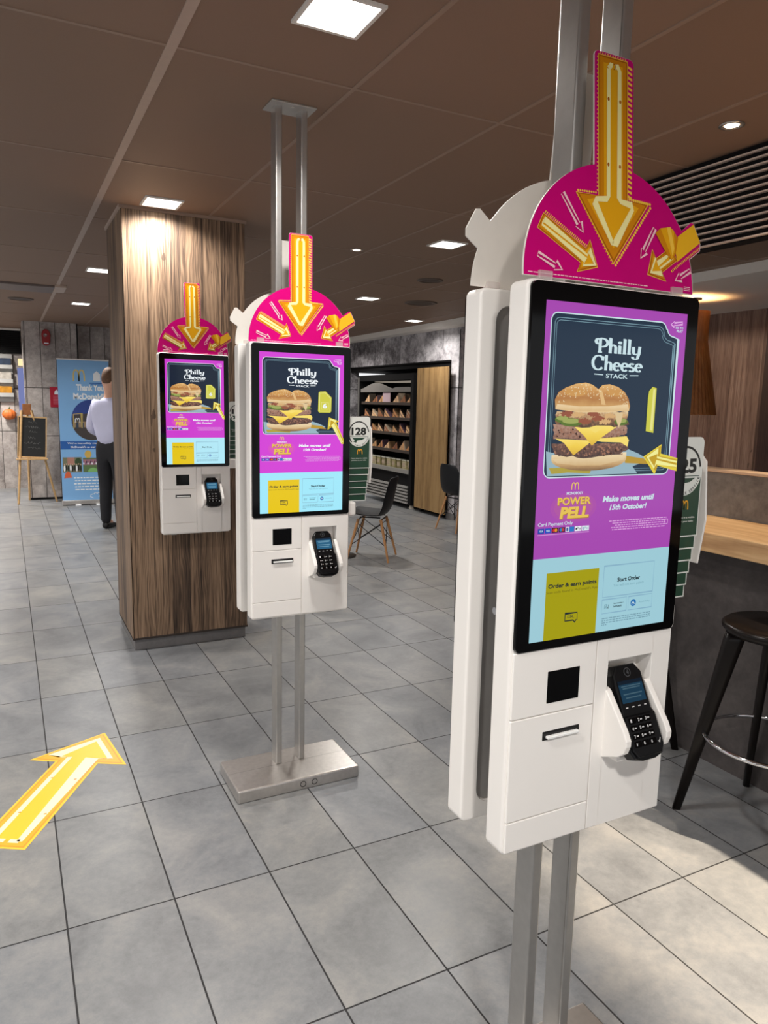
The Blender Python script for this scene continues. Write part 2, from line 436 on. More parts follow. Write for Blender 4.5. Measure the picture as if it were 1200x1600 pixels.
M_FLOOR = floor_material()
M_CEIL = ceiling_material()
M_PILLAR = wood_planks('pillar_wood', [(0.3, (54, 42, 35)), (0.42, (96, 77, 62)), (0.52, (136, 111, 89)), (0.64, (168, 140, 114))], grain=1.0)
M_WALLWOOD = wood_planks('back_wall_wood', [(0.3, (70, 50, 42)), (0.45, (118, 90, 78)), (0.55, (146, 118, 104)), (0.66, (172, 146, 132))], 0.34, joint=(52, 38, 32), grain=0.5)
M_DARKWOOD = wood_planks('dark_wall_wood', [(0.3, (38, 22, 18)), (0.5, (58, 36, 30)), (0.7, (72, 47, 39))], 0.4)
M_GREYPLANK = concrete_panels('grey_plank_wall', [(0.3, (92, 84, 80)), (0.48, (164, 155, 150)), (0.62, (200, 192, 186))], 0.2, (0.93, 1.62), offx=0.05)
M_MARBLE = concrete_panels('grey_mottled_wall', [(0.36, (62, 58, 60)), (0.45, (128, 124, 127)), (0.53, (184, 180, 183)), (0.66, (226, 222, 224))], 1.2, (1.72, 0.62), offx=0.4, big=2.6)
M_DARKPANEL = mottled('dark_concrete_panel', [(0.35, (52, 47, 47)), (0.52, (74, 69, 68)), (0.68, (94, 88, 86))], 2.5)
M_PARTITION = mottled('brown_grey_panel', [(0.33, (92, 84, 78)), (0.5, (124, 115, 107)), (0.68, (150, 141, 132))], 3.5)
M_WORKTOP = plain_wood('oak_worktop', [(0.3, (160, 118, 78)), (0.48, (196, 156, 110)), (0.6, (216, 180, 134)), (0.72, (228, 198, 156))])
M_OAKDOOR = plain_wood('oak_door', [(0.32, (66, 46, 26)), (0.41, (128, 98, 60)), (0.54, (158, 126, 82)), (0.7, (170, 140, 96))], 'z', 0.55, 0.6)
M_SKIRT = mottled('grey_skirting', [(0.3, (104, 102, 102)), (0.7, (126, 123, 122))], 8)
M_SOFFIT = mat('soffit_paint', (236, 230, 222), 0.6, noise=0.01)
M_RUNNER = mat('ceiling_runner', (152, 128, 112), 0.5, noise=0.03)
M_RUNNERW = mat('ceiling_wide_runner', (182, 162, 148), 0.5, noise=0.03)
M_DIFF = glow('lamp_diffuser', (255, 252, 246), 7.0)
M_LAMPRIM = mat('lamp_rim', (226, 222, 216), 0.5)

# ------------------------------------------------------------------ the setting
b = MB(); b.box(-6, 9, -5, 15.5, -0.1, 0, M_FLOOR); struct(b.build('floor'))
b = MB(); b.box(-6, 9, -5, 15.5, CEIL, CEIL + 0.1, M_CEIL); struct(b.build('ceiling'))
b = MB()
for k in range(-8, 8):
    x = 0.494 + 0.6 * k; w = 0.016 if k == 0 else 0.008
    b.box(x - w, x + w, -2, 13, CEIL - 0.003, CEIL + 0.001, M_RUNNERW if k == 0 else M_RUNNER)
for k in range(-3, 9):
    y = 2.409 + 1.2 * k
    b.box(-4.3, 4.75, y - 0.006, y + 0.006, CEIL - 0.0026, CEIL + 0.001, M_RUNNER)
struct(b.build('trim_1'), 'thin grid of brown metal runners between the ceiling tiles', 'ceiling grid')

# pillar with skirting
pil = MB(); pil.box(0.608, 1.307, 4.41, 5.02, 0.075, 2.549, M_PILLAR, 0.002, 1)
pil.box(0.611, 0.615, 4.4085, 4.4105, 0.08, 2.545, M_BLACKMATT)
pil.box(0.608, 1.309, 4.408, 5.022, 0.07, 0.082, mat('pillar_edge', (52, 42, 36), 0.6))
pil = struct(pil.build('pillar'), 'square pillar clad in brown wood boards on grey skirting', 'pillar')
b = MB(); b.box(0.62, 1.3, 4.43, 5.01, 0.0, 0.072, M_SKIRT, 0.002, 1); b.build('skirting', pil)
b = MB(); b.box(0.598, 0.612, 4.40, 5.03, 2.532, 2.55, M_RUNNERW); b.box(0.6, 1.315, 4.398, 4.414, 2.534, 2.55, M_RUNNER); b.build('ceiling_angle', pil)

# back wall on the left, its return to the opening, and the wall deeper in
b = MB(); b.box(0.25, 0.97, 11.75, 12.2, 0, CEIL, M_GREYPLANK); struct(b.build('wall_back'))
b = MB(); b.box(0.97, 5.3, 12.05, 12.3, 0, CEIL, M_GREYPLANK); struct(b.build('wall_back_right'))
b = MB(); b.box(-3.5, 0.6, 13.3, 13.5, 0, CEIL, M_GREYPLANK); struct(b.build('wall_back_left'))
b = MB(); b.box(0.26, 0.97, 11.735, 11.75, 0.0, 0.03, M_BLACKMATT); struct(b.build('baseboard_back'))
b = MB(); b.box(0.962, 0.978, 11.738, 11.752, 0.0, 2.55, M_BLACKMATT); struct(b.build('trim_2'), 'dark vertical joint on the corner of the grey board wall', 'trim')
# wall with the fridge recess (front plane x = 5.17)
b = MB()
b.box(5.17, 5.35, 8.0, 8.2, 0.0, CEIL, M_MARBLE); b.box(5.17, 5.35, 8.2, 11.4, 2.08, CEIL, M_MARBLE)
b.box(5.17, 5.35, 11.4, 12.3, 0.0, CEIL, M_MARBLE); b.box(5.35, 6.6, 7.98, 8.05, 0, CEIL, M_MARBLE)
struct(b.build('wall_right'))
b = MB(); b.box(5.165, 5.17, 8.0, 8.012, 0, 2.45, M_BLACKMATT); b.box(5.16, 5.175, 8.0, 8.2, 0, 0.08, M_SKIRT); struct(b.build('baseboard_right'))
b = MB(); b.box(5.9, 6.0, 8.05, 11.5, 0, 2.2, M_BLACKMATT); struct(b.build('wall_recess'))
b = MB(); b.box(5.172, 5.9, 8.205, 11.4, 2.06, 2.085, M_BLACKMATT)
b.box(5.2, 5.9, 8.2, 11.4, 2.0, 2.06, M_BLACKMATT); struct(b.build('trim_4'), 'black lining over the recess that holds the fridge', 'trim')
# bulkhead between brown ceiling and the wall
b = MB(); b.prism([(5.02, 12.0), (4.955, 7.7), (4.785, 4.03), (4.70, 2.0), (7.2, 2.0), (7.2, 7.97), (5.165, 7.97), (5.165, 12.0)], lambda a, c, d: (a, c, d), 2.475, CEIL - 0.001, M_SOFFIT)
struct(b.build('ceiling_bulkhead'), 'pale lowered ceiling band along the right hand wall', 'ceiling')
b = MB(); b.box(6.5, 6.6, 4.63, 7.98, 0, CEIL, M_WALLWOOD); struct(b.build('wall_right_wood'))
b = MB(); b.box(6.42, 6.6, 1.0, 4.64, 0, CEIL, M_DARKWOOD); struct(b.build('wall_right_dark'))

# slatted bulkhead over the counter
b = MB(); b.box(2.70, 2.76, 0.2, 3.05, 2.185, 2.549, M_BLACKMATT)
pale = mat('slat_edge', (222, 202, 188), 0.4, noise=0.05)
n = 13
for k in range(n):
    z = 2.192 + k * 0.0272
    b.box(2.682, 2.70, 0.2, 3.05, z, z + 0.006, pale)
struct(b.build('trim_3'), 'black bulkhead with thin pale horizontal slats above the counter', 'slatted bulkhead')

# ------------------------------------------------------------------ ceiling lamps
def downlight(x, y, label, power=1.0, size=0.2):
    t = thing('ceiling_light', label, 'ceiling light', (x, y, CEIL), group='square recessed ceiling lights')
    h = size / 2; f = MB()
    for a in (-1, 1):
        f.box(-h, h, a * h - 0.012 if a > 0 else -h, h if a > 0 else -h + 0.012, -0.008, 0.0, M_LAMPRIM)
        f.box(a * h - 0.012 if a > 0 else -h, h if a > 0 else -h + 0.012, -h + 0.012, h - 0.012, -0.008, 0.0, M_LAMPRIM)
    f.build('frame', t)
    d = MB(); d.box(-h + 0.012, h - 0.012, -h + 0.012, h - 0.012, -0.004, 0.0, M_DIFF); d.build('diffuser', t)
    l = bpy.data.lights.new('panel_lamp', 'AREA'); l.shape = 'SQUARE'; l.size = size - 0.03; l.energy = PANEL_W * power; l.spread = math.radians(150); l.color = (1.0, 0.965, 0.92)
    o = bpy.data.objects.new('panel_lamp', l); COL.objects.link(o); o.parent = t; o.location = (0, 0, -0.012)
    return t
LAMPS = [(0.855, 1.99, 'square white ceiling light at the top edge of the view'),
         (0.80, 4.24, 'square ceiling light just in front of the wooden pillar top'),
         (0.745, 6.70, 'ceiling light half hidden by the left edge of the wooden pillar'),
         (0.81, 9.17, 'farthest ceiling light left of the wooden pillar'),
         (2.64, 4.29, 'large bright square ceiling light left of the white sign back'),
         (3.31, 6.87, 'mid-distance square ceiling light right of the middle pink sign'),
         (4.67, 8.33, 'farthest square ceiling light in front of the pale lowered ceiling band')]
for k, (x, y, lb) in enumerate(LAMPS): downlight(x, y, lb, (0.65, 0.55, 1, 1, 1, 1, 0.6)[k])
downlight(4.25, 10.6, 'added unseen ceiling light by the fridge, hidden behind the middle pink sign', 1.1)  # unseen lamp added to brighten the mottled wall around the fridge
for x, y, pw in [(-1.1, 1.99, 1.2), (-1.1, 4.24, 1.0), (-1.1, 6.7, 1.2), (0.3, -0.6, 1.4), (-0.5, 0.5, 0.85), (-1.1, 9.2, 1.4), (-0.9, 11.0, 2.0), (-0.6, 12.5, 2.2)]:  # unseen lamps carry on the ceiling grid, several added purely as fill
    downlight(x, y, 'square recessed ceiling light added outside the view, to the left or behind', pw)
def spot(x, y, label, power, aim=None, angle=80, color=(1.0, 0.84, 0.64), blend=0.5):
    t = thing('ceiling_spotlight', label, 'spotlight', (x, y, CEIL), group='small round ceiling spotlights')
    r = MB(); r.lathe([(0.042, 0.0), (0.045, -0.004), (0.034, -0.006), (0.03, 0.0)], M_STEEL, 28); r.build('rim', t)
    d = MB(); d.lathe([(0.0, -0.003), (0.026, -0.003)], glow('spot_bulb', (255, 236, 205), 9.0), 24); d.build('bulb', t)
    l = bpy.data.lights.new('spot_lamp', 'SPOT'); l.energy = power; l.color = color; l.spot_size = math.radians(angle); l.spot_blend = blend; l.shadow_soft_size = 0.02
    o = bpy.data.objects.new('spot_lamp', l); COL.objects.link(o); o.parent = t; o.location = (0, 0, -0.02)
    if aim:
        d = Vector(aim) - Vector((x, y, CEIL - 0.02)); o.rotation_euler = d.to_track_quat('-Z', 'Y').to_euler()
    return t
spot(2.44, 1.99, 'round ceiling spotlight in front of the slatted bulkhead', SPOT_W)
spot(2.21, 4.78, 'small lit ceiling spotlight between the two pink signs', SPOT_W)
spot(2.975, 0.30, 'warm ceiling spotlight behind the slatted bulkhead, aimed over the counter', COUNTER_SPOT_W, (2.1, 1.15, 0), 44, blend=1.0)
spot(2.975, 2.0, 'added unseen ceiling spotlight straight above the oak worktop behind the slatted bulkhead', 70, (2.76, 1.9, 1.0), 36, blend=0.6)  # extra unseen spot added to brighten the worktop
spot(4.5, 5.9, 'added unseen ceiling spotlight aimed at the brown wood wall, hidden behind the nearest kiosk', 75, (6.4, 5.0, 1.4), 100, blend=0.8)  # unseen spot added to lift the wood wall in the recess
def speaker(x, y, label, r):
    t = thing('ceiling_vent', label, 'vent', (x, y, CEIL), group='round ceiling vents')
    b = MB(); b.lathe([(r, 0.0), (r, -0.008), (r * 0.86, -0.012), (r * 0.84, -0.004), (r * 0.7, -0.004)], mat('vent_ring', (92, 78, 70), 0.5, noise=0.03), 36); b.build('ring', t)
    b = MB(); b.lathe([(r * 0.7, -0.004), (r * 0.5, -0.010), (0.0, -0.006)], mat('vent_grille', (70, 58, 52), 0.6, noise=0.05), 36); b.build('grille', t)
speaker(3.27, 5.57, 'smaller brown round ceiling vent near the large square light', 0.11)
speaker(3.91, 6.84, 'larger brown round ceiling vent close to the pale lowered band', 0.17)
speaker(0.2, 9.14, 'brown round ceiling vent at the far left of the view', 0.13)
t = thing('ceiling_hatch', 'long grey ceiling panel at the far left beside the runner', 'ceiling panel', (0.05, 8.1, CEIL))
b = MB(); b.box(-0.5, 0.42, -0.22, 0.22, -0.02, 0.0, mat('hatch_grey', (112, 100, 96), 0.5, noise=0.03), 0.003); b.build('panel', t)
b = MB(); b.box(0.42, 0.52, -0.3, 0.1, -0.025, 0.0, M_RUNNERW, 0.004); b.build('bracket', t)

# ------------------------------------------------------------------ self-service kiosks
SW = 0.332; ZC = 1.3844; HW = 0.2; ZB = 0.682; ZT = 1.7135
def body_mesh():
    b = MB(); b.prism(rrect(-HW, HW, ZB, ZT, 0.014, 5), lambda a, c, d: (a, d, c), 0.005, 0.055, M_WHITE)
    bmesh.ops.remove_doubles(b.bm, verts=b.bm.verts[:], dist=1e-6)
    bmesh.ops.recalc_face_normals(b.bm, faces=b.bm.faces[:])
    front = [e for e in b.bm.edges if all(abs(v.co.y - 0.005) < 1e-6 for v in e.verts)] + [e for e in b.bm.edges if all(abs(v.co.y - 0.055) < 1e-6 for v in e.verts)]
    bmesh.ops.bevel(b.bm, geom=front, offset=0.005, segments=3, affect='EDGES', profile=0.5)
    o = b.build('cut_body')
    c = MB(); c.box(0.031, 0.145, -0.02, 0.038, 0.84, 1.027, M_WHITE); cut = c.build('cut_niche')
    c = MB(); c.prism(rrect(-0.165, 0.165, 0.715, 1.685, 0.03, 6), lambda a, cc, d: (a, d, cc), 0.046, 0.08, M_WHITE, bev=0.0); cut2 = c.build('cut_back', fixn=True)
    for k in (cut, cut2):
        md = o.modifiers.new('cut', 'BOOLEAN'); md.operation = 'DIFFERENCE'; md.object = k; md.solver = 'EXACT'
    bpy.context.view_layer.update()
    me = evaluated_mesh(o); me.name = 'housing'
    for k in (o, cut, cut2): bpy.data.objects.remove(k)
    me.materials.clear(); me.materials.append(M_WHITE)
    return me
BODY = body_mesh()

def front_parts(root, tag_, ts):
    """housing, panels, bezel, printer, scanner, terminal shared by every kiosk side (local y = 0 is the front)"""
    o = bpy.data.objects.new('housing', BODY); COL.objects.link(o); o.parent = root
    b = MB(); b.prism(rrect(-0.163, 0.163, 0.717, 1.683, 0.029, 6), lambda a, c, d: (a, d, c), 0.0455, 0.0475, M_BACK); b.build('back_panel', root)
    F = lambda a, c, d: (a, d, c)
    g = 0.0009
    z0, z1, z2, z3 = ZB + 0.004, 0.748, 0.9465, 1.0715
    x0 = -HW + 0.0055
    # four lift-off cover panels on the lower front
    b = MB(); b.box(x0, -g, 0.0, 0.006, z2 + g, z3, M_WHITE, 0.0012, 1); p1 = b.build('scanner_panel', root)
    b = MB(); b.box(x0, -g, 0.0, 0.006, z1 + g, z2 - g, M_WHITE, 0.0012, 1); p2 = b.build('printer_panel', root)
    b = MB(); b.box(x0, -g, 0.0, 0.006, z0 + 0.003, z1 - g, M_WHITE, 0.0012, 1); b.build('lower_panel', root)
    b = MB(); xr = HW - 0.0055
    b.box(g, 0.031, 0.0, 0.006, z0 + 0.003, z3, M_WHITE, 0.0008, 1); b.box(0.145, xr, 0.0, 0.006, z0 + 0.003, z3, M_WHITE, 0.0008, 1)
    b.box(0.029, 0.147, 0.0, 0.006, 1.027, z3, M_WHITE); b.box(0.029, 0.147, 0.0, 0.006, z0 + 0.003, 0.84, M_WHITE)
    tp = b.build('terminal_panel', root)
    b = MB(); b.box(-0.116, -0.041, -0.0012, 0.004, 0.967, 1.028, M_BLACKGLASS, 0.0006, 1); b.build('scanner_window', p1)
    b = MB(); b.box(-0.121, -0.034, -0.0012, 0.004, 0.8955, 0.9125, M_SLOT, 0.0006, 1); s = b.build('receipt_slot', p2)
    b = MB(); b.box(-0.114, -0.039, -0.008, 0.0, 0.8995, 0.9045, M_PAPER, 0.001, 1); b.build('paper_lip', s)
    # niche wings
    w = MB()
    prof = [(0.006, 0.972), (-0.002, 0.968), (-0.052, 0.905), (-0.061, 0.889), (-0.061, 0.878), (-0.055, 0.862), (-0.04, 0.85), (0.0, 0.832), (0.006, 0.832)]
    for xa, xb in ((0.0285, 0.042), (0.134, 0.1475)):
        w.prism(prof, lambda a, c, d: (d, a, c), xa, xb, M_WHITE, bev=0.002)
    w.box(0.0395, 0.1365, -0.03, 0.006, 0.832, 0.848, M_WHITE, 0.003)
    w.prism([(0.034, 1.0), (0.038, 1.0), (0.038, 0.84), (-0.036, 0.845)], lambda a, c, d: (d, a, c), 0.0395, 0.1365, M_WHITE)
    w.build('terminal_cradle', root, fixn=True)
    # payment terminal, tilted back
    T = MB(); cx, cz, cy = 0.088, 0.923, -0.024
    ax = Vector((0, 0.447, 0.894)); nn = Vector((0, -0.894, 0.447)); cc = Vector((cx, cy, cz))
    def G(a, c, d): return cc + Vector((a, 0, 0)) + ax * c + nn * d
    out = [(-0.024, 0.092), (0.024, 0.092), (0.037, 0.075), (0.038, 0.004), (0.043, -0.004), (0.0435, -0.068), (0.036, -0.082), (0.016, -0.088), (-0.016, -0.088), (-0.036, -0.082), (-0.0435, -0.068), (-0.043, -0.004), (-0.038, 0.004), (-0.037, 0.075)]
    T.prism(out, G, -0.022, 0.004, M_BLACK, bev=0.003)
    T.prism([(-0.039, -0.004), (0.039, -0.004), (0.04, -0.066), (0.03, -0.08), (-0.03, -0.08), (-0.04, -0.066)], G, 0.004, 0.009, M_BLACK, bev=0.002)
    T = T.build('payment_terminal', root, fixn=True)
    D = MB(); rect(D, -0.031, 0.031, 0.02, 0.062, G, 0.0045, glow('terminal_screen_' + tag_, (44, 100, 134), ts, 0.5))
    for k, (v, wd) in enumerate(((0.050, 0.05), (0.046, 0.045), (0.035, 0.048), (0.028, 0.04))): rect(D, -wd / 2, wd / 2, v, v + 0.0022, G, 0.0047, glow('terminal_text_' + tag_, (130, 180, 205), ts * 0.8, 0.5))
    rect(D, -0.031, 0.031, 0.055, 0.062, G, 0.0046, glow('terminal_dark_' + tag_, (24, 50, 72), ts, 0.5)); D.build('terminal_screen', T)
    K = MB(); wk = mat('key_print', (205, 205, 205), 0.5)
    names = ['1', '2', '3', '4', '5', '6', '7', '8', '9', '*', '0', '#']
    for q, nm in enumerate(names):
        r_, c_ = divmod(q, 3); u = -0.026 + c_ * 0.019; v = -0.013 - r_ * 0.0145
        flat(K, rrect(u - 0.007, u + 0.011, v - 0.0055, v + 0.0055, 0.002, 2), G, 0.0093, M_BLACKGLASS)
        text(K, nm, u - 0.003, u + 0.001, v - 0.003, v + 0.003, G, 0.0095, wk, 0.02)
        if nm in '23456789': rect(K, u + 0.003, u + 0.008, v - 0.001, v + 0.0012, G, 0.0095, wk)
    for q in range(3):
        u = 0.028; v = -0.02 - q * 0.018
    stroke(K, [(0.026, -0.058), (0.029, -0.061), (0.034, -0.053)], 0.0012, G, 0.0095, wk)
    for q in range(4):
        u = -0.024 + q * 0.016; rect(K, u - 0.003, u + 0.003, 0.0105, 0.0125, G, 0.0048, wk)
    K.build('keypad', T)
    L = MB(); lg = mat('contactless_print', (96, 98, 102), 0.4)
    stroke(L, arc(0, 0.077, 0.008, 0.008, 0, 360, 20), 0.0008, G, 0.0046, lg)
    for q in range(3): stroke(L, arc(-0.003, 0.077, 0.002 + 0.002 * q, 0.002 + 0.002 * q, -45, 45, 8), 0.0008, G, 0.0046, lg)
    L.build('contactless_mark', T)
    # glass
    b = MB(); b.prism(rrect(-0.1945, 0.1945, 1.0735, 1.7095, 0.01, 5), F, -0.003, 0.0052, M_BLACKGLASS); b.build('screen_glass', root)
    for x in (-0.13, 0.13):
        b = MB(); b.box(x - 0.016, x + 0.016, 0.02, 0.035, ZB - 0.006, ZB, M_BACK, 0.001, 1); b.build('underside_stud', root)

def display(root, br, variant):
    """screen artwork: u 0..1 left to right, v 0 (top) .. 1.778 (bottom)"""
    b = MB()
    k = br['k']
    E = lambda nm, rgb, s=1.0: glow('screen_%s_%s' % (nm, br['n']), rgb, s * k, 0.5)
    def fn(u, v, d): return ((u - 0.5) * SW, -0.0031 - d * 0.00012, ZC + (0.8889 - v) * SW)
    purple = E('purple', br['purple']); cyan = E('cyan', br['cyan']); navy = E('navy', br['navy']); white = E('white', br['white'])
    gold = E('gold', (232, 196, 84)); goldd = E('dark_gold', (172, 126, 34)); yel = E('yellow', br['yellow']); dark = E('dark', (24, 38, 44)); grey = E('grey', (120, 165, 178))
    lilac = E('lilac', (224, 168, 226))
    rect(b, 0, 1, 0, 1.323, fn, 0, purple); rect(b, 0, 1, 1.323, 1.7778, fn, 0, cyan)
    # notched picture frame
    def frame(i):
        x0, x1, y0, y1 = 0.037 + i, 0.941 - i, 0.056 + i, 0.893 - i; r = 0.04 - i * 0.4
        return arc(x0 + r, y0 + r, r, r, 180, 270, 6) + [(0.78 - i * .4, y0)] + arc(0.80 - i * .6, y0 + 0.045, 0.045, 0.045, 270, 345, 6) + arc(0.905 - i, y0 + 0.034, 0.052, 0.04, 175, 90, 6)[0:] + [(x1, y0 + 0.085)] + arc(x1 - r, y1 - r, r, r, 0, 90, 6) + arc(x0 + r, y1 - r, r, r, 90, 180, 6)
    flat(b, frame(0), fn, 1, navy)
    stroke(b, frame(0), 0.0062, fn, 2, white, True); dim = E('frame_line', (118, 152, 166)); stroke(b, frame(0.024), 0.0038, fn, 2, dim, True); stroke(b, frame(0.036), 0.003, fn, 2, dim, True)
    wf = lambda a, c, d: fn(a, -c, d)
    groovy(b, 'Philly', 0.345, 0.665, -0.262, -0.163, wf, 6, white, 0.3)
    groovy(b, 'Cheese', 0.318, 0.682, -0.329, -0.252, wf, 6, white)
    text(b, 'STACK', 0.421, 0.577, -0.370, -0.347, wf, 6, white, 0.02)
    stroke(b, [(0.338, 0.352), (0.401, 0.354)], 0.005, fn, 6, white); stroke(b, [(0.591, 0.352), (0.655, 0.350)], 0.005, fn, 6, white)
    # paper, burger
    flat(b, [(0.046, 0.755), (0.1, 0.765), (0.594, 0.741), (0.7, 0.775), (0.78, 0.81), (0.66, 0.845), (0.70, 0.885), (0.06, 0.885)], fn, 3, E('paper', (150, 180, 192)))
    flat(b, [(0.07, 0.842), (0.371, 0.838), (0.35, 0.876), (0.197, 0.868), (0.09, 0.874)], fn, 4, E('mustard', (176, 160, 62)))
    flat(b, [(0.598, 0.784), (0.74, 0.802), (0.79, 0.835), (0.601, 0.825)], fn, 4, E('fry', (186, 148, 46)))
    def wavy(pts, amp, seed, n=5):
        rr = random.Random(seed); o = []
        for q in range(len(pts)):
            a = Vector(pts[q]); c = Vector(pts[(q + 1) % len(pts)])
            for s in range(n):
                p = a.lerp(c, s / n); o.append((p.x + rr.uniform(-amp, amp), p.y + rr.uniform(-amp, amp)))
        return o
    def G(nm, stops, sc, v0, v1, na, st=1.0): return glow_tex('screen_%s_%s' % (nm, br['n']), stops, k, sc, ZC + (0.8889 - v1) * SW, ZC + (0.8889 - v0) * SW, na, st)
    bun = E('bun', (190, 138, 72)); bunl = E('bun_light', (226, 186, 128)); bunb = E('bun_base', (208, 172, 116)); bund = E('bun_shade', (146, 96, 44))
    flat(b, arc(0.345, 0.80, 0.262, 0.062, 0, 180, 18) + [(0.083, 0.775), (0.607, 0.765)], fn, 5, G('bun_base_t', [(0.0, (120, 84, 46)), (0.35, (190, 150, 96)), (0.75, (222, 192, 142)), (1.0, (236, 214, 172))], 60, 0.775, 0.86, 0.25))
    flat(b, [(0.09, 0.795), (0.6, 0.785), (0.59, 0.806), (0.42, 0.835), (0.25, 0.832), (0.12, 0.818)], fn, 5.5, G('bun_base_u', [(0.0, (206, 172, 118)), (1.0, (232, 208, 164))], 80, 0.785, 0.835, 0.4))
    patty = E('patty', (112, 72, 54)); pattyl = E('patty_light', (158, 112, 90)); pattyd = E('patty_dark', (66, 38, 30))
    chz = E('cheese', (238, 200, 60)); chzl = E('cheese_light', (248, 222, 112))
    flat(b, wavy([(0.082, 0.715), (0.34, 0.72), (0.6, 0.71), (0.618, 0.745), (0.56, 0.778), (0.3, 0.79), (0.1, 0.775)], 0.006, 3), fn, 6, G('patty_t', [(0.0, (58, 32, 26)), (0.35, (104, 66, 50)), (0.6, (146, 104, 84)), (1.0, (176, 136, 116))], 190, 0.60, 0.80, 1.5))
    flat(b, wavy([(0.085, 0.62), (0.34, 0.63), (0.595, 0.62), (0.6, 0.665), (0.5, 0.685), (0.3, 0.70), (0.09, 0.69)], 0.006, 4), fn, 6, G('patty_t', [(0.0, (58, 32, 26)), (0.35, (104, 66, 50)), (0.6, (146, 104, 84)), (1.0, (176, 136, 116))], 190, 0.60, 0.80, 1.5))
    rr = random.Random(9)
    for q in range(150):
        u = rr.uniform(0.1, 0.59); v = rr.choice((rr.uniform(0.64, 0.69), rr.uniform(0.73, 0.78)))
        s = rr.uniform(0.004, 0.009); flat(b, [(u - s, v), (u, v - s), (u + s, v + s * .3), (u, v + s)], fn, 6.6 + q * 0.002, rr.choice((pattyl, pattyd, pattyl)))
    flat(b, [(0.1, 0.69), (0.328, 0.70), (0.345, 0.708), (0.229, 0.778), (0.16, 0.712)], fn, 8, G('cheese_t', [(0.0, (214, 168, 34)), (0.5, (240, 204, 62)), (1.0, (250, 222, 104))], 24, 0.69, 0.78, 0.6))
    flat(b, [(0.33, 0.694), (0.6, 0.678), (0.618, 0.70), (0.61, 0.735), (0.56, 0.712), (0.42, 0.708)], fn, 7, chzl)
    flat(b, [(0.225, 0.63), (0.47, 0.615), (0.52, 0.628), (0.425, 0.68), (0.352, 0.728), (0.29, 0.672)], fn, 9, G('cheese_u', [(0.0, (218, 172, 36)), (0.5, (240, 206, 66)), (1.0, (250, 224, 110))], 24, 0.615, 0.73, 0.5))
    flat(b, [(0.30, 0.63), (0.45, 0.622), (0.37, 0.66)], fn, 9.5, chzl)
    flat(b, wavy([(0.10, 0.545), (0.33, 0.55), (0.59, 0.542), (0.605, 0.61), (0.47, 0.625), (0.24, 0.632), (0.1, 0.612)], 0.008, 5), fn, 10, G('filling_t', [(0.0, (70, 42, 26)), (0.4, (140, 96, 60)), (0.7, (190, 150, 104)), (1.0, (222, 196, 150))], 110, 0.54, 0.63, 1.4))
    for q, (u, v, rx, ry) in enumerate(((0.2, 0.605, 0.075, 0.022), (0.55, 0.60, 0.05, 0.02), (0.14, 0.59, 0.05, 0.018))):
        flat(b, arc(u, v, rx, ry, 0, 360, 18), fn, 10.5 + q * .1, E('gherkin', (92, 116, 44))); flat(b, arc(u, v - 0.006, rx * .8, ry * .62, 0, 360, 18), fn, 10.9 + q * .1, E('gherkin_light', (160, 168, 92)))
    for q, (u, v) in enumerate(((0.17, 0.56), (0.24, 0.565), (0.38, 0.585), (0.43, 0.60), (0.35, 0.562), (0.47, 0.57), (0.29, 0.60), (0.545, 0.565))):
        flat(b, wavy(arc(u, v, 0.045, 0.014, 0, 360, 8), 0.006, q), fn, 11.5 + q * .05, E('onion', (214, 172, 118)) if q % 2 else E('bacon', (150, 84, 60)))
    flat(b, [(0.50, 0.552), (0.56, 0.552), (0.55, 0.60), (0.535, 0.635), (0.518, 0.60)], fn, 12, E('sauce', (222, 196, 150)))
    flat(b, [(0.09, 0.54)] + [(0.083, 0.49), (0.105, 0.452), (0.15, 0.428), (0.215, 0.407), (0.284, 0.398), (0.33, 0.408), (0.372, 0.43), (0.40, 0.407), (0.45, 0.402), (0.51, 0.414), (0.56, 0.44), (0.592, 0.475), (0.606, 0.515), (0.602, 0.54), (0.45, 0.55), (0.25, 0.552)], fn, 13, G('bun_top', [(0.0, (232, 200, 146)), (0.18, (206, 158, 92)), (0.45, (176, 116, 52)), (0.7, (198, 140, 70)), (1.0, (226, 178, 108))], 45, 0.40, 0.55, 0.3))
    flat(b, [(0.09, 0.537), (0.1, 0.512), (0.25, 0.522), (0.45, 0.518), (0.59, 0.505), (0.602, 0.536), (0.45, 0.547), (0.25, 0.549)], fn, 13.4, G('bun_rim', [(0.0, (214, 176, 118)), (1.0, (238, 212, 166))], 70, 0.505, 0.55, 0.5))
    flat(b, [(0.37, 0.433), (0.385, 0.46), (0.40, 0.51), (0.43, 0.512), (0.41, 0.46), (0.395, 0.432)], fn, 13.6, bunl)
    flat(b, arc(0.22, 0.45, 0.075, 0.02, 0, 360, 18), fn, 13.5, E('bun_hot', (206, 152, 84))); flat(b, arc(0.49, 0.445, 0.06, 0.018, 0, 360, 18), fn, 13.5, E('bun_hot', (206, 152, 84)))
    seed = E('seed', (240, 222, 180))
    for q in range(95):
        u = rr.uniform(0.1, 0.59); rim = [(0.083, 0.49), (0.105, 0.452), (0.15, 0.428), (0.215, 0.407), (0.284, 0.398), (0.33, 0.408), (0.372, 0.43), (0.40, 0.407), (0.45, 0.402), (0.51, 0.414), (0.56, 0.44), (0.592, 0.475), (0.606, 0.515)]
        q0 = max(z for z in range(12) if rim[z][0] <= u); top = rim[q0][1] + (rim[q0 + 1][1] - rim[q0][1]) * (u - rim[q0][0]) / (rim[q0 + 1][0] - rim[q0][0])
        v = rr.uniform(top + 0.007, max(top + 0.01, min(0.505, top + 0.07))); a = rr.uniform(0, 3); s = 0.0055
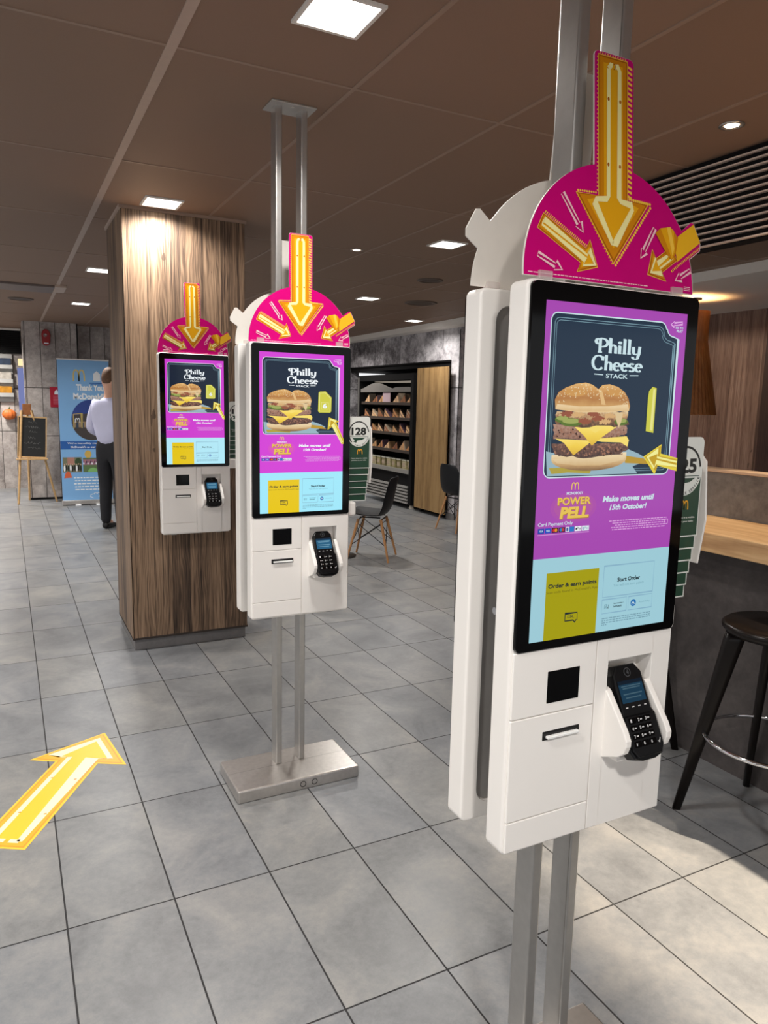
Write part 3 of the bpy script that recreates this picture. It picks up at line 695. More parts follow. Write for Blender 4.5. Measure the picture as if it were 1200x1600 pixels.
        flat(b, [(u + s * math.cos(a), v + s * math.sin(a)), (u - .4 * s * math.sin(a), v + .4 * s * math.cos(a)), (u - s * math.cos(a), v - s * math.sin(a)), (u + .4 * s * math.sin(a), v - .4 * s * math.cos(a))], fn, 14, seed)
    # game pieces and arrow
    lime = E('lime', (206, 204, 70)); limel = E('lime_light', (232, 228, 140))
    if variant == 'edge':
        flat(b, [(0.741, 0.43), (0.766, 0.407), (0.797, 0.413), (0.796, 0.66), (0.737, 0.65), (0.736, 0.47)], fn, 15, lime)
        flat(b, [(0.772, 0.42), (0.789, 0.42), (0.788, 0.648), (0.768, 0.645)], fn, 15.3, limel)
        A = [(0.739, 0.793), (0.868, 0.727), (0.862, 0.783), (1.0, 0.807), (1.0, 0.869), (0.848, 0.841), (0.833, 0.886)]
        TUBE = [(1.0, 0.826), (0.84, 0.797), (0.845, 0.76), (0.765, 0.796), (0.822, 0.856), (0.836, 0.824), (1.0, 0.85)]
    else:
        flat(b, [(0.69, 0.425), (0.705, 0.413), (0.775, 0.409), (0.85, 0.477), (0.846, 0.635), (0.832, 0.648), (0.7, 0.648), (0.684, 0.635)], fn, 15, lime)
        stroke(b, [(0.705, 0.43), (0.77, 0.425), (0.835, 0.482), (0.832, 0.632), (0.7, 0.632)], 0.006, fn, 15.4, limel, True)
        stroke(b, [(0.725, 0.535), (0.812, 0.537), (0.81, 0.61), (0.724, 0.61)], 0.005, fn, 15.5, limel, True)
        text(b, '6', 0.74, 0.795, -0.60, -0.545, wf, 15.7, white, 0.04)
        A = [(0.821, 0.705), (0.944, 0.747), (0.902, 0.768), (1.0, 0.95), (1.0, 1.004), (0.984, 1.004), (0.866, 0.80), (0.811, 0.839)]
        TUBE = [(0.993, 0.985), (0.878, 0.765), (0.908, 0.748), (0.835, 0.722), (0.828, 0.803), (0.862, 0.782), (0.98, 0.995)]
    flat(b, A, fn, 16, E('arrow_gold', (196, 158, 24))); stroke(b, A, 0.007, fn, 16.6, E('arrow_edge', (228, 206, 60)), True); stroke(b, TUBE, 0.011, fn, 17, E('arrow_neon', (244, 240, 150)), False)
    # corner tag
    stroke(b, [(0.875, 0.064), (0.90, 0.046), (0.90, 0.054), (0.965, 0.044), (0.965, 0.058), (0.90, 0.068), (0.902, 0.077)], 0.004, fn, 4, lilac, True)
    text(b, 'SEE TO', 0.912, 0.972, -0.084, -0.072, wf, 4, white, 0.02); text(b, 'PLAY', 0.922, 0.972, -0.103, -0.089, wf, 4, white, 0.04)
    # campaign logo
    arches(b, 0.256, -0.942, 0.05, 0.036, wf, 4, gold, 0.006)
    text(b, 'MONOPOLY', 0.2, 0.313, -0.987, -0.972, wf, 4, white, 0.03)
    hal = E('halo', (178, 84, 164)); hal2 = E('halo2', (173, 77, 172))
    flat(b, arc(0.255, 1.055, 0.16, 0.085, 0, 360, 28), fn, 2, hal2 if variant == 'edge' else E('halo2b', (215, 76, 200))); flat(b, arc(0.255, 1.055, 0.135, 0.068, 0, 360, 28), fn, 2.5, hal if variant == 'edge' else E('haloc', (218, 90, 180)))
    for dd, mm, o in ((4, goldd, 0.004), (4.6, gold, 0.0)):
        text(b, 'POWER', 0.142 + o, 0.371 + o, -1.041 - o, -1.0 - o, wf, dd, mm, 0.03); text(b, 'PELL', 0.16 + o, 0.362 + o, -1.114 - o, -1.052 - o, wf, dd, mm, 0.05, 0.12)
    text(b, 'Make moves until', 0.456, 0.845, -1.037, -1.004, wf, 4, white, 0.038, 0.2)
    text(b, '15th October!', 0.51, 0.79, -1.084, -1.053, wf, 4, white, 0.038, 0.2)
    text(b, 'Card Payment Only', 0.019, 0.254, -1.154, -1.129, wf, 4, white, 0.015)
    cols = [(28, 70, 170), (34, 76, 190), (44, 20, 40), (56, 24, 44), (224, 226, 236), (40, 120, 196), (235, 240, 245), (222, 234, 240)]
    xs = [0.018, 0.064, 0.11, 0.158, 0.205, 0.232, 0.268, 0.318, 0.372]
    for q, c in enumerate(cols):
        u0, u1 = xs[q] + 0.002, xs[q + 1] - 0.002; rect(b, u0, u1, 1.16, 1.187, fn, 4, E('pay%d' % q, c)); m_ = (u0 + u1) / 2
        if q < 2: text(b, 'VISA', u0 + 0.008, u1 - 0.008, -1.179, -1.168, wf, 4.5, white, 0.02)
        if q in (2, 3):
            flat(b, arc(m_ - 0.007, 1.173, 0.009, 0.009, 0, 360, 14), fn, 4.4, E('payred%d' % q, (210, 40, 40) if q == 2 else (40, 130, 190))); flat(b, arc(m_ + 0.007, 1.173, 0.009, 0.009, 0, 360, 14), fn, 4.6, E('payora%d' % q, (226, 150, 40) if q == 2 else (190, 60, 60)))
        if q == 4: flat(b, rrect(m_ - 0.007, m_ + 0.007, 1.164, 1.183, 0.004, 3), fn, 4.5, E('pay4b', (60, 90, 150)))
        if q == 6: text(b, 'Pay', u0 + 0.017, u1 - 0.004, -1.182, -1.165, wf, 4.5, dark, 0.01); flat(b, arc(u0 + 0.010, 1.174, 0.005, 0.006, 0, 360, 12), fn, 4.5, dark)
        if q == 7: text(b, 'Pay', u0 + 0.019, u1 - 0.004, -1.182, -1.165, wf, 4.5, grey, 0.01); stroke(b, arc(u0 + 0.011, 1.174, 0.005, 0.005, 20, 340, 10), 0.003, fn, 4.5, E('pay0', cols[0]))
    stroke(b, [(0.018, 1.195), (0.372, 1.195)], 0.003, fn, 4, lilac)
    def small(u0, u1, v0, rows, m, last=1.0, h=0.005, lh=0.0125, al='l'):
        r2 = random.Random(int(u0 * 999 + v0 * 77))
        for q in range(rows):
            e = u1 if q < rows - 1 else u0 + (u1 - u0) * last; s = u0
            if al == 'c': s = u0 + r2.uniform(0, .05); e = u1 - r2.uniform(0, .03)
            while s < e:
                w = min(r2.uniform(0.008, 0.03), e - s)
                rect(b, s, s + w, v0 + q * lh, v0 + q * lh + h, fn, 4, m); s += w + 0.005
    small(0.51, 0.962, 1.143, 5, lilac, 0.9, al='c'); stroke(b, rrect(0.942, 0.968, 1.156, 1.184, 0.004, 3), 0.004, fn, 4.3, lilac, True)
    # order box (its square code is left out)
    rect(b, 0.095, 0.465, 1.405, 1.7778, fn, 3, yel)
    text(b, 'Order & earn points', 0.11, 0.45, -1.497, -1.466, wf, 4, dark, 0.035)
    text(b, "Scan code found in McDonald's App", 0.1, 0.459, -1.523, -1.505, wf, 4, E('olive', (104, 96, 20)))
    stroke(b, [(0.239, 1.641), (0.324, 1.643), (0.325, 1.684), (0.318, 1.684), (0.308, 1.696), (0.298, 1.684), (0.239, 1.683)], 0.006, fn, 4, dark, True)
    text(b, '1234_', 0.256, 0.304, -1.671, -1.654, wf, 4, dark, 0.02)
    line = E('line', (136, 178, 200))
    stroke(b, [(0.502, 1.399), (0.888, 1.399), (0.888, 1.579), (0.502, 1.579)], 0.004, fn, 4, line, True)
    stroke(b, [(0.502, 1.593), (0.689, 1.593), (0.689, 1.673), (0.502, 1.673)], 0.0035, fn, 4, line, True); stroke(b, [(0.703, 1.593), (0.889, 1.593), (0.889, 1.673), (0.703, 1.673)], 0.0035, fn, 4, line, True)
    text(b, 'Start Order', 0.606, 0.782, -1.498, -1.473, wf, 4, dark, 0.035); text(b, 'You will not earn points', 0.579, 0.813, -1.528, -1.509, wf, 4, grey)
    stroke(b, [(0.522, 1.622), (0.536, 1.622), (0.536, 1.646), (0.522, 1.646)], 0.003, fn, 4, grey, True); text(b, 'A', 0.526, 0.533, -1.641, -1.628, wf, 4.3, dark); text(b, 'Z', 0.543, 0.556, -1.645, -1.625, wf, 4.3, dark)
    text(b, 'Languages /', 0.59, 0.668, -1.628, -1.617, wf, 4, dark, 0.02); text(b, 'Ieithoedd', 0.59, 0.652, -1.645, -1.633, wf, 4, dark, 0.02)
    flat(b, arc(0.742, 1.633, 0.021, 0.021, 0, 360, 24), fn, 4, E('blue', (28, 108, 176))); stroke(b, [(0.742, 1.622), (0.738, 1.634), (0.748, 1.634), (0.752, 1.643)], 0.004, fn, 4.4, white); stroke(b, arc(0.74, 1.637, 0.009, 0.008, 120, 360, 10), 0.0035, fn, 4.4, white)
    text(b, 'Accessibility', 0.785, 0.872, -1.641, -1.627, wf, 4, grey)
    small(0.508, 0.883, 1.70, 4, E('foot', (112, 150, 166)), 0.1)
    b.build('screen_display', root)

def sign(root, lean, lift, art=True):
    """die-cut arched header board standing on the housing"""
    b = MB(); cl, sl = math.cos(lean), math.sin(lean)
    def fn(a, c, d): return (a, 0.022 + sl * c - cl * d, ZT + lift + cl * c + sl * d)
    R0 = 0.2; zc = 0.006; st = 0.0455
    am = math.degrees(math.acos(st / R0))
    right = [(0.2, 0.0)] + arc(0, zc, R0, R0, 2, 29, 5) + [(0.196, 0.128), (0.206, 0.132), (0.228, 0.098), (0.224, 0.09)][::-1]
    # the tab of the peeled arrow sticks out on the right
    right = [(0.2, 0.0)] + arc(0, zc, R0, R0, 1, 17, 4) + [(0.213, 0.079), (0.219, 0.083), (0.220, 0.096), (0.202, 0.131), (0.194, 0.132), (0.17, 0.114)] + arc(0, zc, R0, R0, 36, am, 8)
    out = right + [(st, 0.383)] + arc(st - 0.009, 0.383, 0.009, 0.009, 20, 90, 4) + arc(-st + 0.009, 0.383, 0.009, 0.009, 90, 180, 4) + arc(0, zc, R0, R0, 180 - am, 179, 16) + [(-0.2, 0.0)]
    b.prism(out, fn, 0.0, 0.003, M_SIGNW)
    # printed face just inside the cut edge
    inn = [(a * 0.994, 0.0008 + c * 0.997) for a, c in out]
    flat(b, inn, fn, 0.0032, M_PINK)
    if art:
        def arrow(tail, tip, w, hw, hl, mats, d, trim=True, zig=0.0, tube=True, cut=0.0):
            T = Vector(tail); P = Vector(tip); ax = (P - T).normalized(); nn = Vector((-ax.y, ax.x)); nk = P - ax * hl
            def shape(i):
                return [tuple(q) for q in (T + nn * (w - i) + ax * i, nk + nn * (w - i) - ax * (0 if i else 0), nk + nn * (hw - i * 2.0) + ax * i * .8, P - ax * i * 2.2, nk - nn * (hw - i * 2.0) + ax * i * .8, nk - nn * (w - i), T - nn * (w - i) + ax * i)]
            for q, (mm, i) in enumerate(mats): flat(b, shape(i), fn, d + q * 0.00015, mm)
            return shape, ax, nn, T, P, nk
        # big arrow
        S, ax, nn, T, P, nk = arrow((-0.0035, 0.387), (-0.001, 0.036), 0.0345, 0.0855, 0.114, ((M_GOLD3, 0.0), (M_GOLD0, 0.0014), (M_GOLD1, 0.004), (M_GOLD2, 0.0125)), 0.0034)
        stroke(b, [(-0.014, 0.366), (-0.014, 0.151), (-0.018, 0.146), (-0.042, 0.143), (-0.045, 0.136), (-0.004, 0.071), (0.002, 0.071), (0.043, 0.136), (0.040, 0.143), (0.015, 0.146), (0.011, 0.151), (0.011, 0.366), (0.006, 0.373), (0.0, 0.371)], 0.0085, fn, 0.0044, M_TUBE)
        stroke(b, [(-0.014, 0.366), (-0.009, 0.373), (-0.005, 0.372)], 0.0085, fn, 0.0044, M_TUBE)
        stroke(b, [(-0.003, 0.366), (0.0, 0.368), (0.001, 0.373), (-0.002, 0.376)], 0.0015, fn, 0.0046, M_GOLD0)
        for z in (0.315, 0.205):
            for x in (-0.0145, 0.0125): flat(b, arc(x, z, 0.0025, 0.0035, 0, 360, 8), fn, 0.0046, M_GOLD0)
        k = 0.156
        while k < 0.382:
            flat(b, [(0.0315, k), (0.0415, k - 0.003), (0.0415, k + 0.0015), (0.0315, k + 0.0045)], fn, 0.0036, M_GOLD3); k += 0.0088
        def bulbs(a, c, n, r, m=M_GOLD3):
            for q in range(n):
                p = Vector(a).lerp(Vector(c), (q + .5) / n); flat(b, arc(p.x, p.y, r, r, 0, 360, 6), fn, 0.0037, m)
        bulbs((-0.039, 0.384), (-0.039, 0.155), 34, 0.0014); bulbs((-0.085, 0.152), (-0.04, 0.154), 9, 0.002)
        bulbs((-0.087, 0.149), (-0.003, 0.035), 24, 0.0016, M_GOLD2); bulbs((0.002, 0.033), (0.089, 0.147), 24, 0.0028); bulbs((0.089, 0.151), (0.034, 0.153), 11, 0.0026); bulbs((-0.036, 0.3885), (0.028, 0.3885), 11, 0.0014)
        # left arrow
        TL = (-0.164, 0.092); PL = (-0.0375, 0.027)
        S, ax, nn, T, P, nk = arrow(TL, PL, 0.0145, 0.033, 0.037, ((M_GOLD3, 0.0), (M_GOLD0, 0.001), (M_GOLD1, 0.003), (M_GOLD2, 0.006)), 0.0034)
        q = lambda f, o: tuple(T + ax * f + nn * o)
        stroke(b, [q(0.006, 0.0), q(0.006, 0.005), q(0.113, 0.005), q(0.111, 0.016), q(0.134, 0.0), q(0.111, -0.016), q(0.113, -0.005), q(0.006, -0.005), q(0.006, 0.0)], 0.0036, fn, 0.0044, M_TUBE)
        for k in range(26):
            f = 0.002 + k * 0.004; flat(b, [q(f, 0.0155), q(f + .0018, 0.0155), q(f + .0026, 0.0205), q(f + .0008, 0.0205)], fn, 0.0036, M_GOLD3)
        # right arrow, folded over like peeling paper
        TR = (0.206, 0.108); PR = (0.0815, 0.026)
        S, ax, nn, T, P, nk = arrow((0.150, 0.071), PR, 0.0145, 0.033, 0.036, ((M_GOLD3, 0.0), (M_GOLD0, 0.001), (M_GOLD1, 0.003), (M_GOLD2, 0.006)), 0.0034)
        q = lambda f, o: tuple(T + ax * f + nn * o); L_ = (P - T).length
        stroke(b, [q(0.008, 0.005), q(L_ - .033, 0.005), q(L_ - .034, 0.016), q(L_ - .01, 0.0), q(L_ - .034, -0.016), q(L_ - .033, -0.005), q(0.008, -0.005)], 0.0036, fn, 0.0044, M_TUBE)
        flat(b, [(0.2175, 0.098), (0.199, 0.1295), (0.158, 0.103), (0.152, 0.076), (0.156, 0.056)], fn, 0.0046, mat('print_fold_yellow', (248, 188, 28), 0.3))
        fold = [(0.1, 0.102), (0.112, 0.112), (0.136, 0.117), (0.146, 0.112), (0.158, 0.099), (0.152, 0.07), (0.142, 0.058), (0.13, 0.066)]
        flat(b, fold, fn, 0.0049, M_GOLD1); flat(b, [(0.112, 0.112), (0.136, 0.117), (0.146, 0.112), (0.15, 0.075), (0.142, 0.06), (0.134, 0.075)], fn, 0.0051, M_GOLD2)
        flat(b, [(0.128, 0.1155), (0.138, 0.117), (0.148, 0.08), (0.143, 0.066)], fn, 0.0053, M_GOLD3)
        for k in range(22):
            f = k / 22; p = Vector((0.213, 0.089)).lerp(Vector((0.138, 0.038)), f); flat(b, [(p.x, p.y), (p.x - .0016, p.y - .001), (p.x + .001, p.y - .0045), (p.x + .0026, p.y - .0035)], fn, 0.0050, M_GOLD3)
        # thin outline arrows
        for a, c in (((-0.117, 0.142), (-0.072, 0.083)), ((-0.17, 0.036), (-0.118, 0.015)), ((0.098, 0.110), (0.064, 0.054)), ((0.191, 0.044), (0.152, 0.022))):
            T = Vector(a); P = Vector(c); ax = (P - T).normalized(); nn = Vector((-ax.y, ax.x)); L_ = (P - T).length; w = 0.0035; h = 0.0085
            q = lambda f, o: tuple(T + ax * f + nn * o)
            stroke(b, [q(0, w), q(L_ - .016, w), q(L_ - .016, h), q(L_, 0), q(L_ - .016, -h), q(L_ - .016, -w), q(0, -w)], 0.0017, fn, 0.0044, M_PINKL, True)
        r3 = random.Random(2); x = -0.19
        while x < 0.08:
            w = r3.uniform(0.003, 0.01); flat(b, [(x, 0.005), (x + w, 0.005), (x + w, 0.0066), (x, 0.0066)], fn, 0.0036, M_PINKL); x += w + 0.0016
        for k in range(3): flat(b, [(0.176, 0.006 + k * .003), (0.192, 0.006 + k * .003), (0.192, 0.0075 + k * .003), (0.176, 0.0075 + k * .003)], fn, 0.0036, M_PINKL)
    o = b.build('header_sign', root)
    cm = mat('clear_clip', (225, 215, 212), 0.2, alpha=0.45)
    for x in (-0.155, 0.155):
        c = MB(); c.box(x - 0.014, x + 0.014, 0.014, 0.03, ZT - 0.003, ZT + 0.016, cm, 0.001, 1); c.build('sign_clip', root)

def rack(root):
    """white card holder on the right flank"""
    b = MB()
    b.box(0.2005, 0.309, 0.062, 0.066, 1.19, 1.40, M_WHITE, 0.0015, 1)
    b.prism([(0.066, 1.405), (0.055, 1.412), (0.044, 1.40), (0.034, 1.28), (0.046, 1.185), (0.066, 1.185)], lambda a, c, d: (d, a, c), 0.308, 0.313, M_WHITE, bev=0.0012)
    b.box(0.2005, 0.245, 0.035, 0.07, 1.055, 1.112, M_WHITE, 0.008, 3)
    b.build('card_rack', root, fixn=True)

def number_card(nm, origin, idx, number, where, sx=0.0):
    """one table number card; the front one carries the number, the others show below it"""
    order = ['front', 'second', 'third', 'fourth', 'fifth', 'lowest'][idx]
    if idx == 0: lb = 'green and white table number card at the front of the rack beside %s' % where
    else: lb = '%s green table number card, %s strip counted down the rack beside %s' % (order, order, where)
    z1 = 1.245 - 0.0265 * idx; x1 = 0.298 + sx - 0.0018 * idx; x0 = 0.2025 + sx; y = 0.044 + 0.0026 * idx
    b = MB(); top = z1 + 0.205
    def fn(a, c, d): return (a, y - d, c)
    b.prism(rrect(x0, x1, z1, top, 0.012, 4)[0:10] + [(x0, z1), (x1, z1)], fn, -0.001, 0.0005, M_CARDW)
    rect(b, x0 + 0.0025, x1 - 0.0025, z1 + 0.0028, z1 + 0.125, fn, 0.0006, M_GREEN)
    if idx == 0:
        cx = (x0 + x1) / 2 - 0.002; cz = z1 + 0.138
        flat(b, arc(cx, cz, 0.049, 0.052, 0, 360, 32), fn, 0.0008, M_CARDW); stroke(b, arc(cx, cz, 0.043, 0.047, 8, 172, 24), 0.0045, fn, 0.001, M_INK)
        stroke(b, arc(cx, cz, 0.043, 0.047, 188, 225, 8), 0.0045, fn, 0.001, M_INK)
        text(b, number, cx - 0.032, cx + 0.032, cz - 0.006, cz + 0.024, fn, 0.001, M_INK, 0.04)
        stroke(b, [(cx - 0.042, cz - 0.012), (cx + 0.042, cz - 0.012)], 0.0014, fn, 0.001, M_GREEN)
        flat(b, [(cx - 0.03, cz - 0.016), (cx + 0.03, cz - 0.016), (cx + 0.016, cz - 0.024), (cx - 0.006, cz - 0.027), (cx - 0.012, cz - 0.036), (cx - 0.024, cz - 0.032), (cx - 0.018, cz - 0.026)], fn, 0.001, M_GREEN)
        word = 'TABLE SERVICE'
        for k, ch in enumerate(word):
            if ch == ' ': continue
            a = math.radians(248 + k * 7.6); p = Vector((cx + 0.043 * math.cos(a), cz + 0.047 * math.sin(a))); tx = Vector((-math.sin(a), math.cos(a))); ny = Vector((-math.cos(a), -math.sin(a)))
            def g(u, v, d, p=p, tx=tx, ny=ny):
                w = p + tx * u + ny * v; return fn(w.x, w.y, d)
            text(b, ch, -0.002 if ch != 'I' else -0.0007, 0.002 if ch != 'I' else 0.0007, -0.003, 0.003, g, 0.001, M_INK, 0.03)
        arches(b, cx + 0.005, z1 + 0.066, 0.022, 0.018, fn, 0.001, M_ARCH, 0.003)
        text(b, 'Please place in a visible', x0 + 0.012, x1 - 0.012, z1 + 0.038, z1 + 0.0425, fn, 0.001, M_CARDW, 0.02); text(b, 'position on your table', x0 + 0.016, x1 - 0.016, z1 + 0.030, z1 + 0.0345, fn, 0.001, M_CARDW, 0.02)
    o = b.build('table_number_card', None, origin)
    tag(o, lb, 'number card', 'table number cards beside %s' % where)

def stand(root, px, bx, by):
    """ceiling-height twin post stand; local y centre of posts at .085"""
    yc = by
    b = MB(); b.box(bx - 0.25, bx + 0.25, yc - 0.131, yc + 0.131, 0.0, 0.05, M_STEEL, 0.006, 3)
    b.box(bx - 0.2475, bx + 0.2475, yc + 0.012, yc + 0.0128, 0.0501, 0.0503, mat('seam_grey', (110, 107, 104), 0.5)); bp = b.build('base_plate', root); yp = 0.0925
    for x in (0.01, 0.058):
        b = MB(); b.tube([(bx + x + 0.011 * math.cos(a), yc - 0.1315, 0.024 + 0.011 * math.sin(a)) for a in [2 * PI * k / 20 for k in range(20)]], 0.0012, M_BLACKMATT, 6, True); b.build('cable_plug', bp)
    yq = yc; yc = yp
    for s in (-1, 1):
        x = px + s * 0.0485
        b = MB(); b.box(x - 0.0125, x + 0.0125, yc - 0.0275, yc + 0.0275, 0.05, CEIL, M_POLE, 0.004, 3); b.build('post', root)
    b = MB(); b.box(px - 0.085, px + 0.085, yc - 0.06, yc + 0.05, CEIL - 0.006, CEIL, M_POLE, 0.001, 1); cp = b.build('ceiling_plate', root)
    b = MB(); b.cyl((px, yc - 0.035, CEIL - 0.0085), (px, yc - 0.035, CEIL - 0.006), 0.007, 0.007, M_STEEL, 14); b.build('bolt', cp)
    for z in (0.95, 1.5):
        b = MB(); b.box(px - 0.09, px + 0.09, yc - 0.0455, yc + 0.0455, z - 0.05, z + 0.05, M_BACK, 0.002, 1); b.build('mounting_bracket', root)

def kiosk(loc, label, px, bx, by, br, variant, lean, lift, where, number, double=True):
    root = thing('ordering_kiosk', label, 'kiosk', loc, group='self-service ordering kiosks')
    front_parts(root, br['n'], br['t']); display(root, br, variant); sign(root, lean, lift); rack(root)
    if double:
        stand(root, px, bx, by)
        parts = [c for c in root.children if c.name.split('.')[0] in ('housing', 'back_panel', 'scanner_panel', 'printer_panel', 'lower_panel', 'terminal_panel', 'terminal_cradle', 'payment_terminal', 'screen_glass', 'screen_display', 'header_sign', 'sign_clip', 'underside_stud')]
        turn = Matrix.Translation((-0.006, 0.185, 0)) @ Matrix.Rotation(PI, 4, 'Z')
        for p in parts:
            c = copy_tree(p, root); c.matrix_local = turn
        b = MB(); b.cyl((-0.16, 0.075, 1.13), (-0.186, 0.075, 1.13), 0.007, 0.007, M_CHROME, 14); b.box(-0.16, -0.10, 0.068, 0.082, 1.124, 1.136, M_BACK); b.build('lock_barrel', root)
    else:
        b = MB(); b.box(-0.14, 0.14, 0.05, 0.158, 0.75, 1.65, M_BACK, 0.004); b.build('wall_mount', root)
    for i in range(6): number_card('card', loc, i, number, where, 0.007 if variant == 'token' else 0.0)
    return root
BR_R = dict(n='near', k=0.95, t=0.3, purple=(168, 72, 178), cyan=(160, 206, 218), navy=(28, 48, 68), white=(204, 228, 234), yellow=(166, 158, 8))  # screen and terminal colours dimmed to imitate the oblique viewing angle
BR_M = dict(n='middle', k=1.0, t=0.9, purple=(212, 66, 214), cyan=(162, 232, 250), navy=(22, 38, 58), white=(240, 246, 250), yellow=(232, 198, 16))
BR_L = dict(n='far', k=1.0, t=1.0, purple=(206, 62, 206), cyan=(178, 232, 246), navy=(26, 38, 54), white=(236, 242, 246), yellow=(228, 196, 20))
kiosk((0.969, 0.99, 0), 'large white double-sided ordering kiosk on twin posts, nearest to the viewer', -0.010, -0.018, 0.075, BR_R, 'edge', math.radians(5), 0.006, 'the nearest kiosk', '125')
kiosk((0.983, 2.588, 0), 'white double-sided ordering kiosk on twin posts with its steel base plate in view', -0.02, -0.030, 0.05, BR_M, 'token', math.radians(0.5), 0.0, 'the middle kiosk', '128')
kiosk((0.963, 4.25, 0.045), 'white single ordering kiosk mounted on the wooden pillar', 0, 0, 0, BR_L, 'token', math.radians(2), 0.0, 'the pillar kiosk', '12', False)

# ------------------------------------------------------------------ floor arrow sticker
def floor_arrow():
    b = MB(); ax = Vector((0.347 - (-0.055), 3.18 - 2.555)).normalized()
    tip = Vector((0.326, 3.346)); R_ = Vector((0.371, 3.002)); Lc = Vector((0.016, 3.207))
    nk1 = Vector((0.266, 3.059)); nk2 = Vector((0.111, 3.150)); t1 = Vector((-0.016, 2.538)); t2 = t1 + (nk2 - nk1)
    fn = lambda a, c, d: (a, c, d)
    out = [tip, R_, nk1, t1, t2, nk2, Lc]
    cen = sum(out, Vector((0, 0))) / 7
    b.prism([tuple(p) for p in out], fn, 0.0, 0.0008, M_GOLD3)
    def inset(k):
        o = []; N = len(out)
        for i in range(N):
            p0, p1, p2 = out[i - 1], out[i], out[(i + 1) % N]
            e1 = (p1 - p0).normalized(); e2 = (p2 - p1).normalized()
            n1 = Vector((e1.y, -e1.x)); n2 = Vector((e2.y, -e2.x)); m = (n1 + n2); m = m / max(0.35, m.dot(n1)) if m.length > 1e-6 else n1
            o.append(tuple(p1 + m * k))
        return o
    b2 = 1
    flat(b, inset(0.009), fn, 0.0011, mat('sticker_orange', (240, 158, 36), 0.35)); flat(b, inset(0.016), fn, 0.0013, mat('sticker_amber', (247, 178, 40), 0.35))
    flat(b, inset(0.047), fn, 0.0015, mat('sticker_yellow', (250, 200, 44), 0.35))
    pts = inset(0.042)
    # rounded neon line
    stroke(b, pts[4:] + pts[:4], 0.02, fn, 0.0018, mat('sticker_cream', (255, 244, 200), 0.35)); a, c = Vector(pts[3]), Vector(pts[4])
    stroke(b, [tuple(a), tuple(a.lerp(c, 0.38))], 0.02, fn, 0.0018, MATS['sticker_cream']); stroke(b, [tuple(a.lerp(c, 0.55)), tuple(c)], 0.02, fn, 0.0018, MATS['sticker_cream'])
    for f in (0.3, 0.72):
        for s, q in ((2, 3), (5, 4)):
            p = Vector(pts[s]).lerp(Vector(pts[q]), f); flat(b, arc(p.x + 0.008, p.y, 0.006, 0.004, 0, 360, 8), fn, 0.002, M_GOLD1)
    o = b.build('floor_arrow', None); bm_fix(o)
    tag(o, 'yellow neon-style arrow sticker on the grey floor tiles', 'floor sticker')
def bm_fix(o):
    m = bmesh.new(); m.from_mesh(o.data)
    for f in m.faces:
        if f.normal.z < 0 and abs(f.normal.z) > 0.9 and f.calc_center_median().z > 0.0005: f.normal_flip()
    m.to_mesh(o.data); m.free()
floor_arrow()

# ------------------------------------------------------------------ bar counter, partition, stools
t = thing('bar_counter', 'bar counter with thick oak worktop over a dark concrete panel', 'counter', (2.62, 1.4, 0))
b = MB(); b.box(-0.16, 0.285, -1.9, 1.75, 0.945, 1.02, M_WORKTOP, 0.003); b.build('worktop', t)
b = MB(); b.box(0.0, 0.28, -1.9, 1.72, 0.1, 0.945, M_DARKPANEL); b.build('front_panel', t)
b = MB(); b.box(0.005, 0.28, -1.9, 1.72, 0.0, 0.098, M_DARKPANEL); b.build('plinth', t)
t = thing('low_partition', 'brown grey low partition with pale top ledge behind the oak worktop', 'partition', (2.92, 1.4, 0))
b = MB(); b.box(-0.012, 0.07, -1.9, 1.75, 0.0, 1.222, M_PARTITION); b.build('panel', t)
b = MB(); b.box(-0.018, 0.08, -1.9, 1.76, 1.222, 1.236, mat('ledge_wood', (206, 172, 140), 0.45, noise=0.05), 0.002, 1); b.build('ledge', t)

def stool(x, y, label):
    t = thing('bar_stool', label, 'stool', (x, y, 0), group='round black bar stools at the counter')
    b = MB(); b.lathe([(0.0, 0.715), (0.155, 0.715), (0.178, 0.722), (0.192, 0.738), (0.192, 0.75), (0.182, 0.758), (0.1, 0.754), (0.0, 0.752)], M_STOOL, 48); b.build('seat', t)
    for sx in (-1, 1):
        for sy in (-1, 1):
            b = MB(); top = Vector((sx * 0.098, sy * 0.103, 0.716)); bot = Vector((sx * 0.2, sy * 0.212, 0.0)); out = Vector((sx, sy, 0)).normalized(); side = Vector((-out.y, out.x, 0))
            rings = []
            for f, w, d in ((0.0, 0.036, 0.016), (0.05, 0.036, 0.016), (0.5, 0.025, 0.015), (1.0, 0.0155, 0.0125)):
                c = top.lerp(bot, f); rings.append([b.bm.verts.new(c + out * (w * math.copysign(abs(math.cos(a)) ** 0.7, math.cos(a))) + side * (d * math.copysign(abs(math.sin(a)) ** 0.7, math.sin(a)))) for a in [2 * PI * k / 14 for k in range(14)]])
            i = b.mi(M_STOOL)
            for A, B in zip(rings, rings[1:]):
                for k in range(14):
                    f_ = b.bm.faces.new((A[k], A[(k + 1) % 14], B[(k + 1) % 14], B[k])); f_.material_index = i; f_.smooth = True
            b.bm.faces.new(rings[-1]); b.bm.faces.new(rings[0])
            b.build('leg', t, fixn=True)
    b = MB(); b.tube([(0.222 * math.cos(2 * PI * k / 48), 0.222 * math.sin(2 * PI * k / 48), 0.325) for k in range(48)], 0.0085, M_CHROME, 10, True); b.build('foot_ring', t)
    return t
stool(2.40, 1.57, 'round black wooden bar stool with chrome foot ring at the right edge')
stool(2.39, 2.345, 'bar stool mostly hidden behind the nearest kiosk, one dark leg showing')

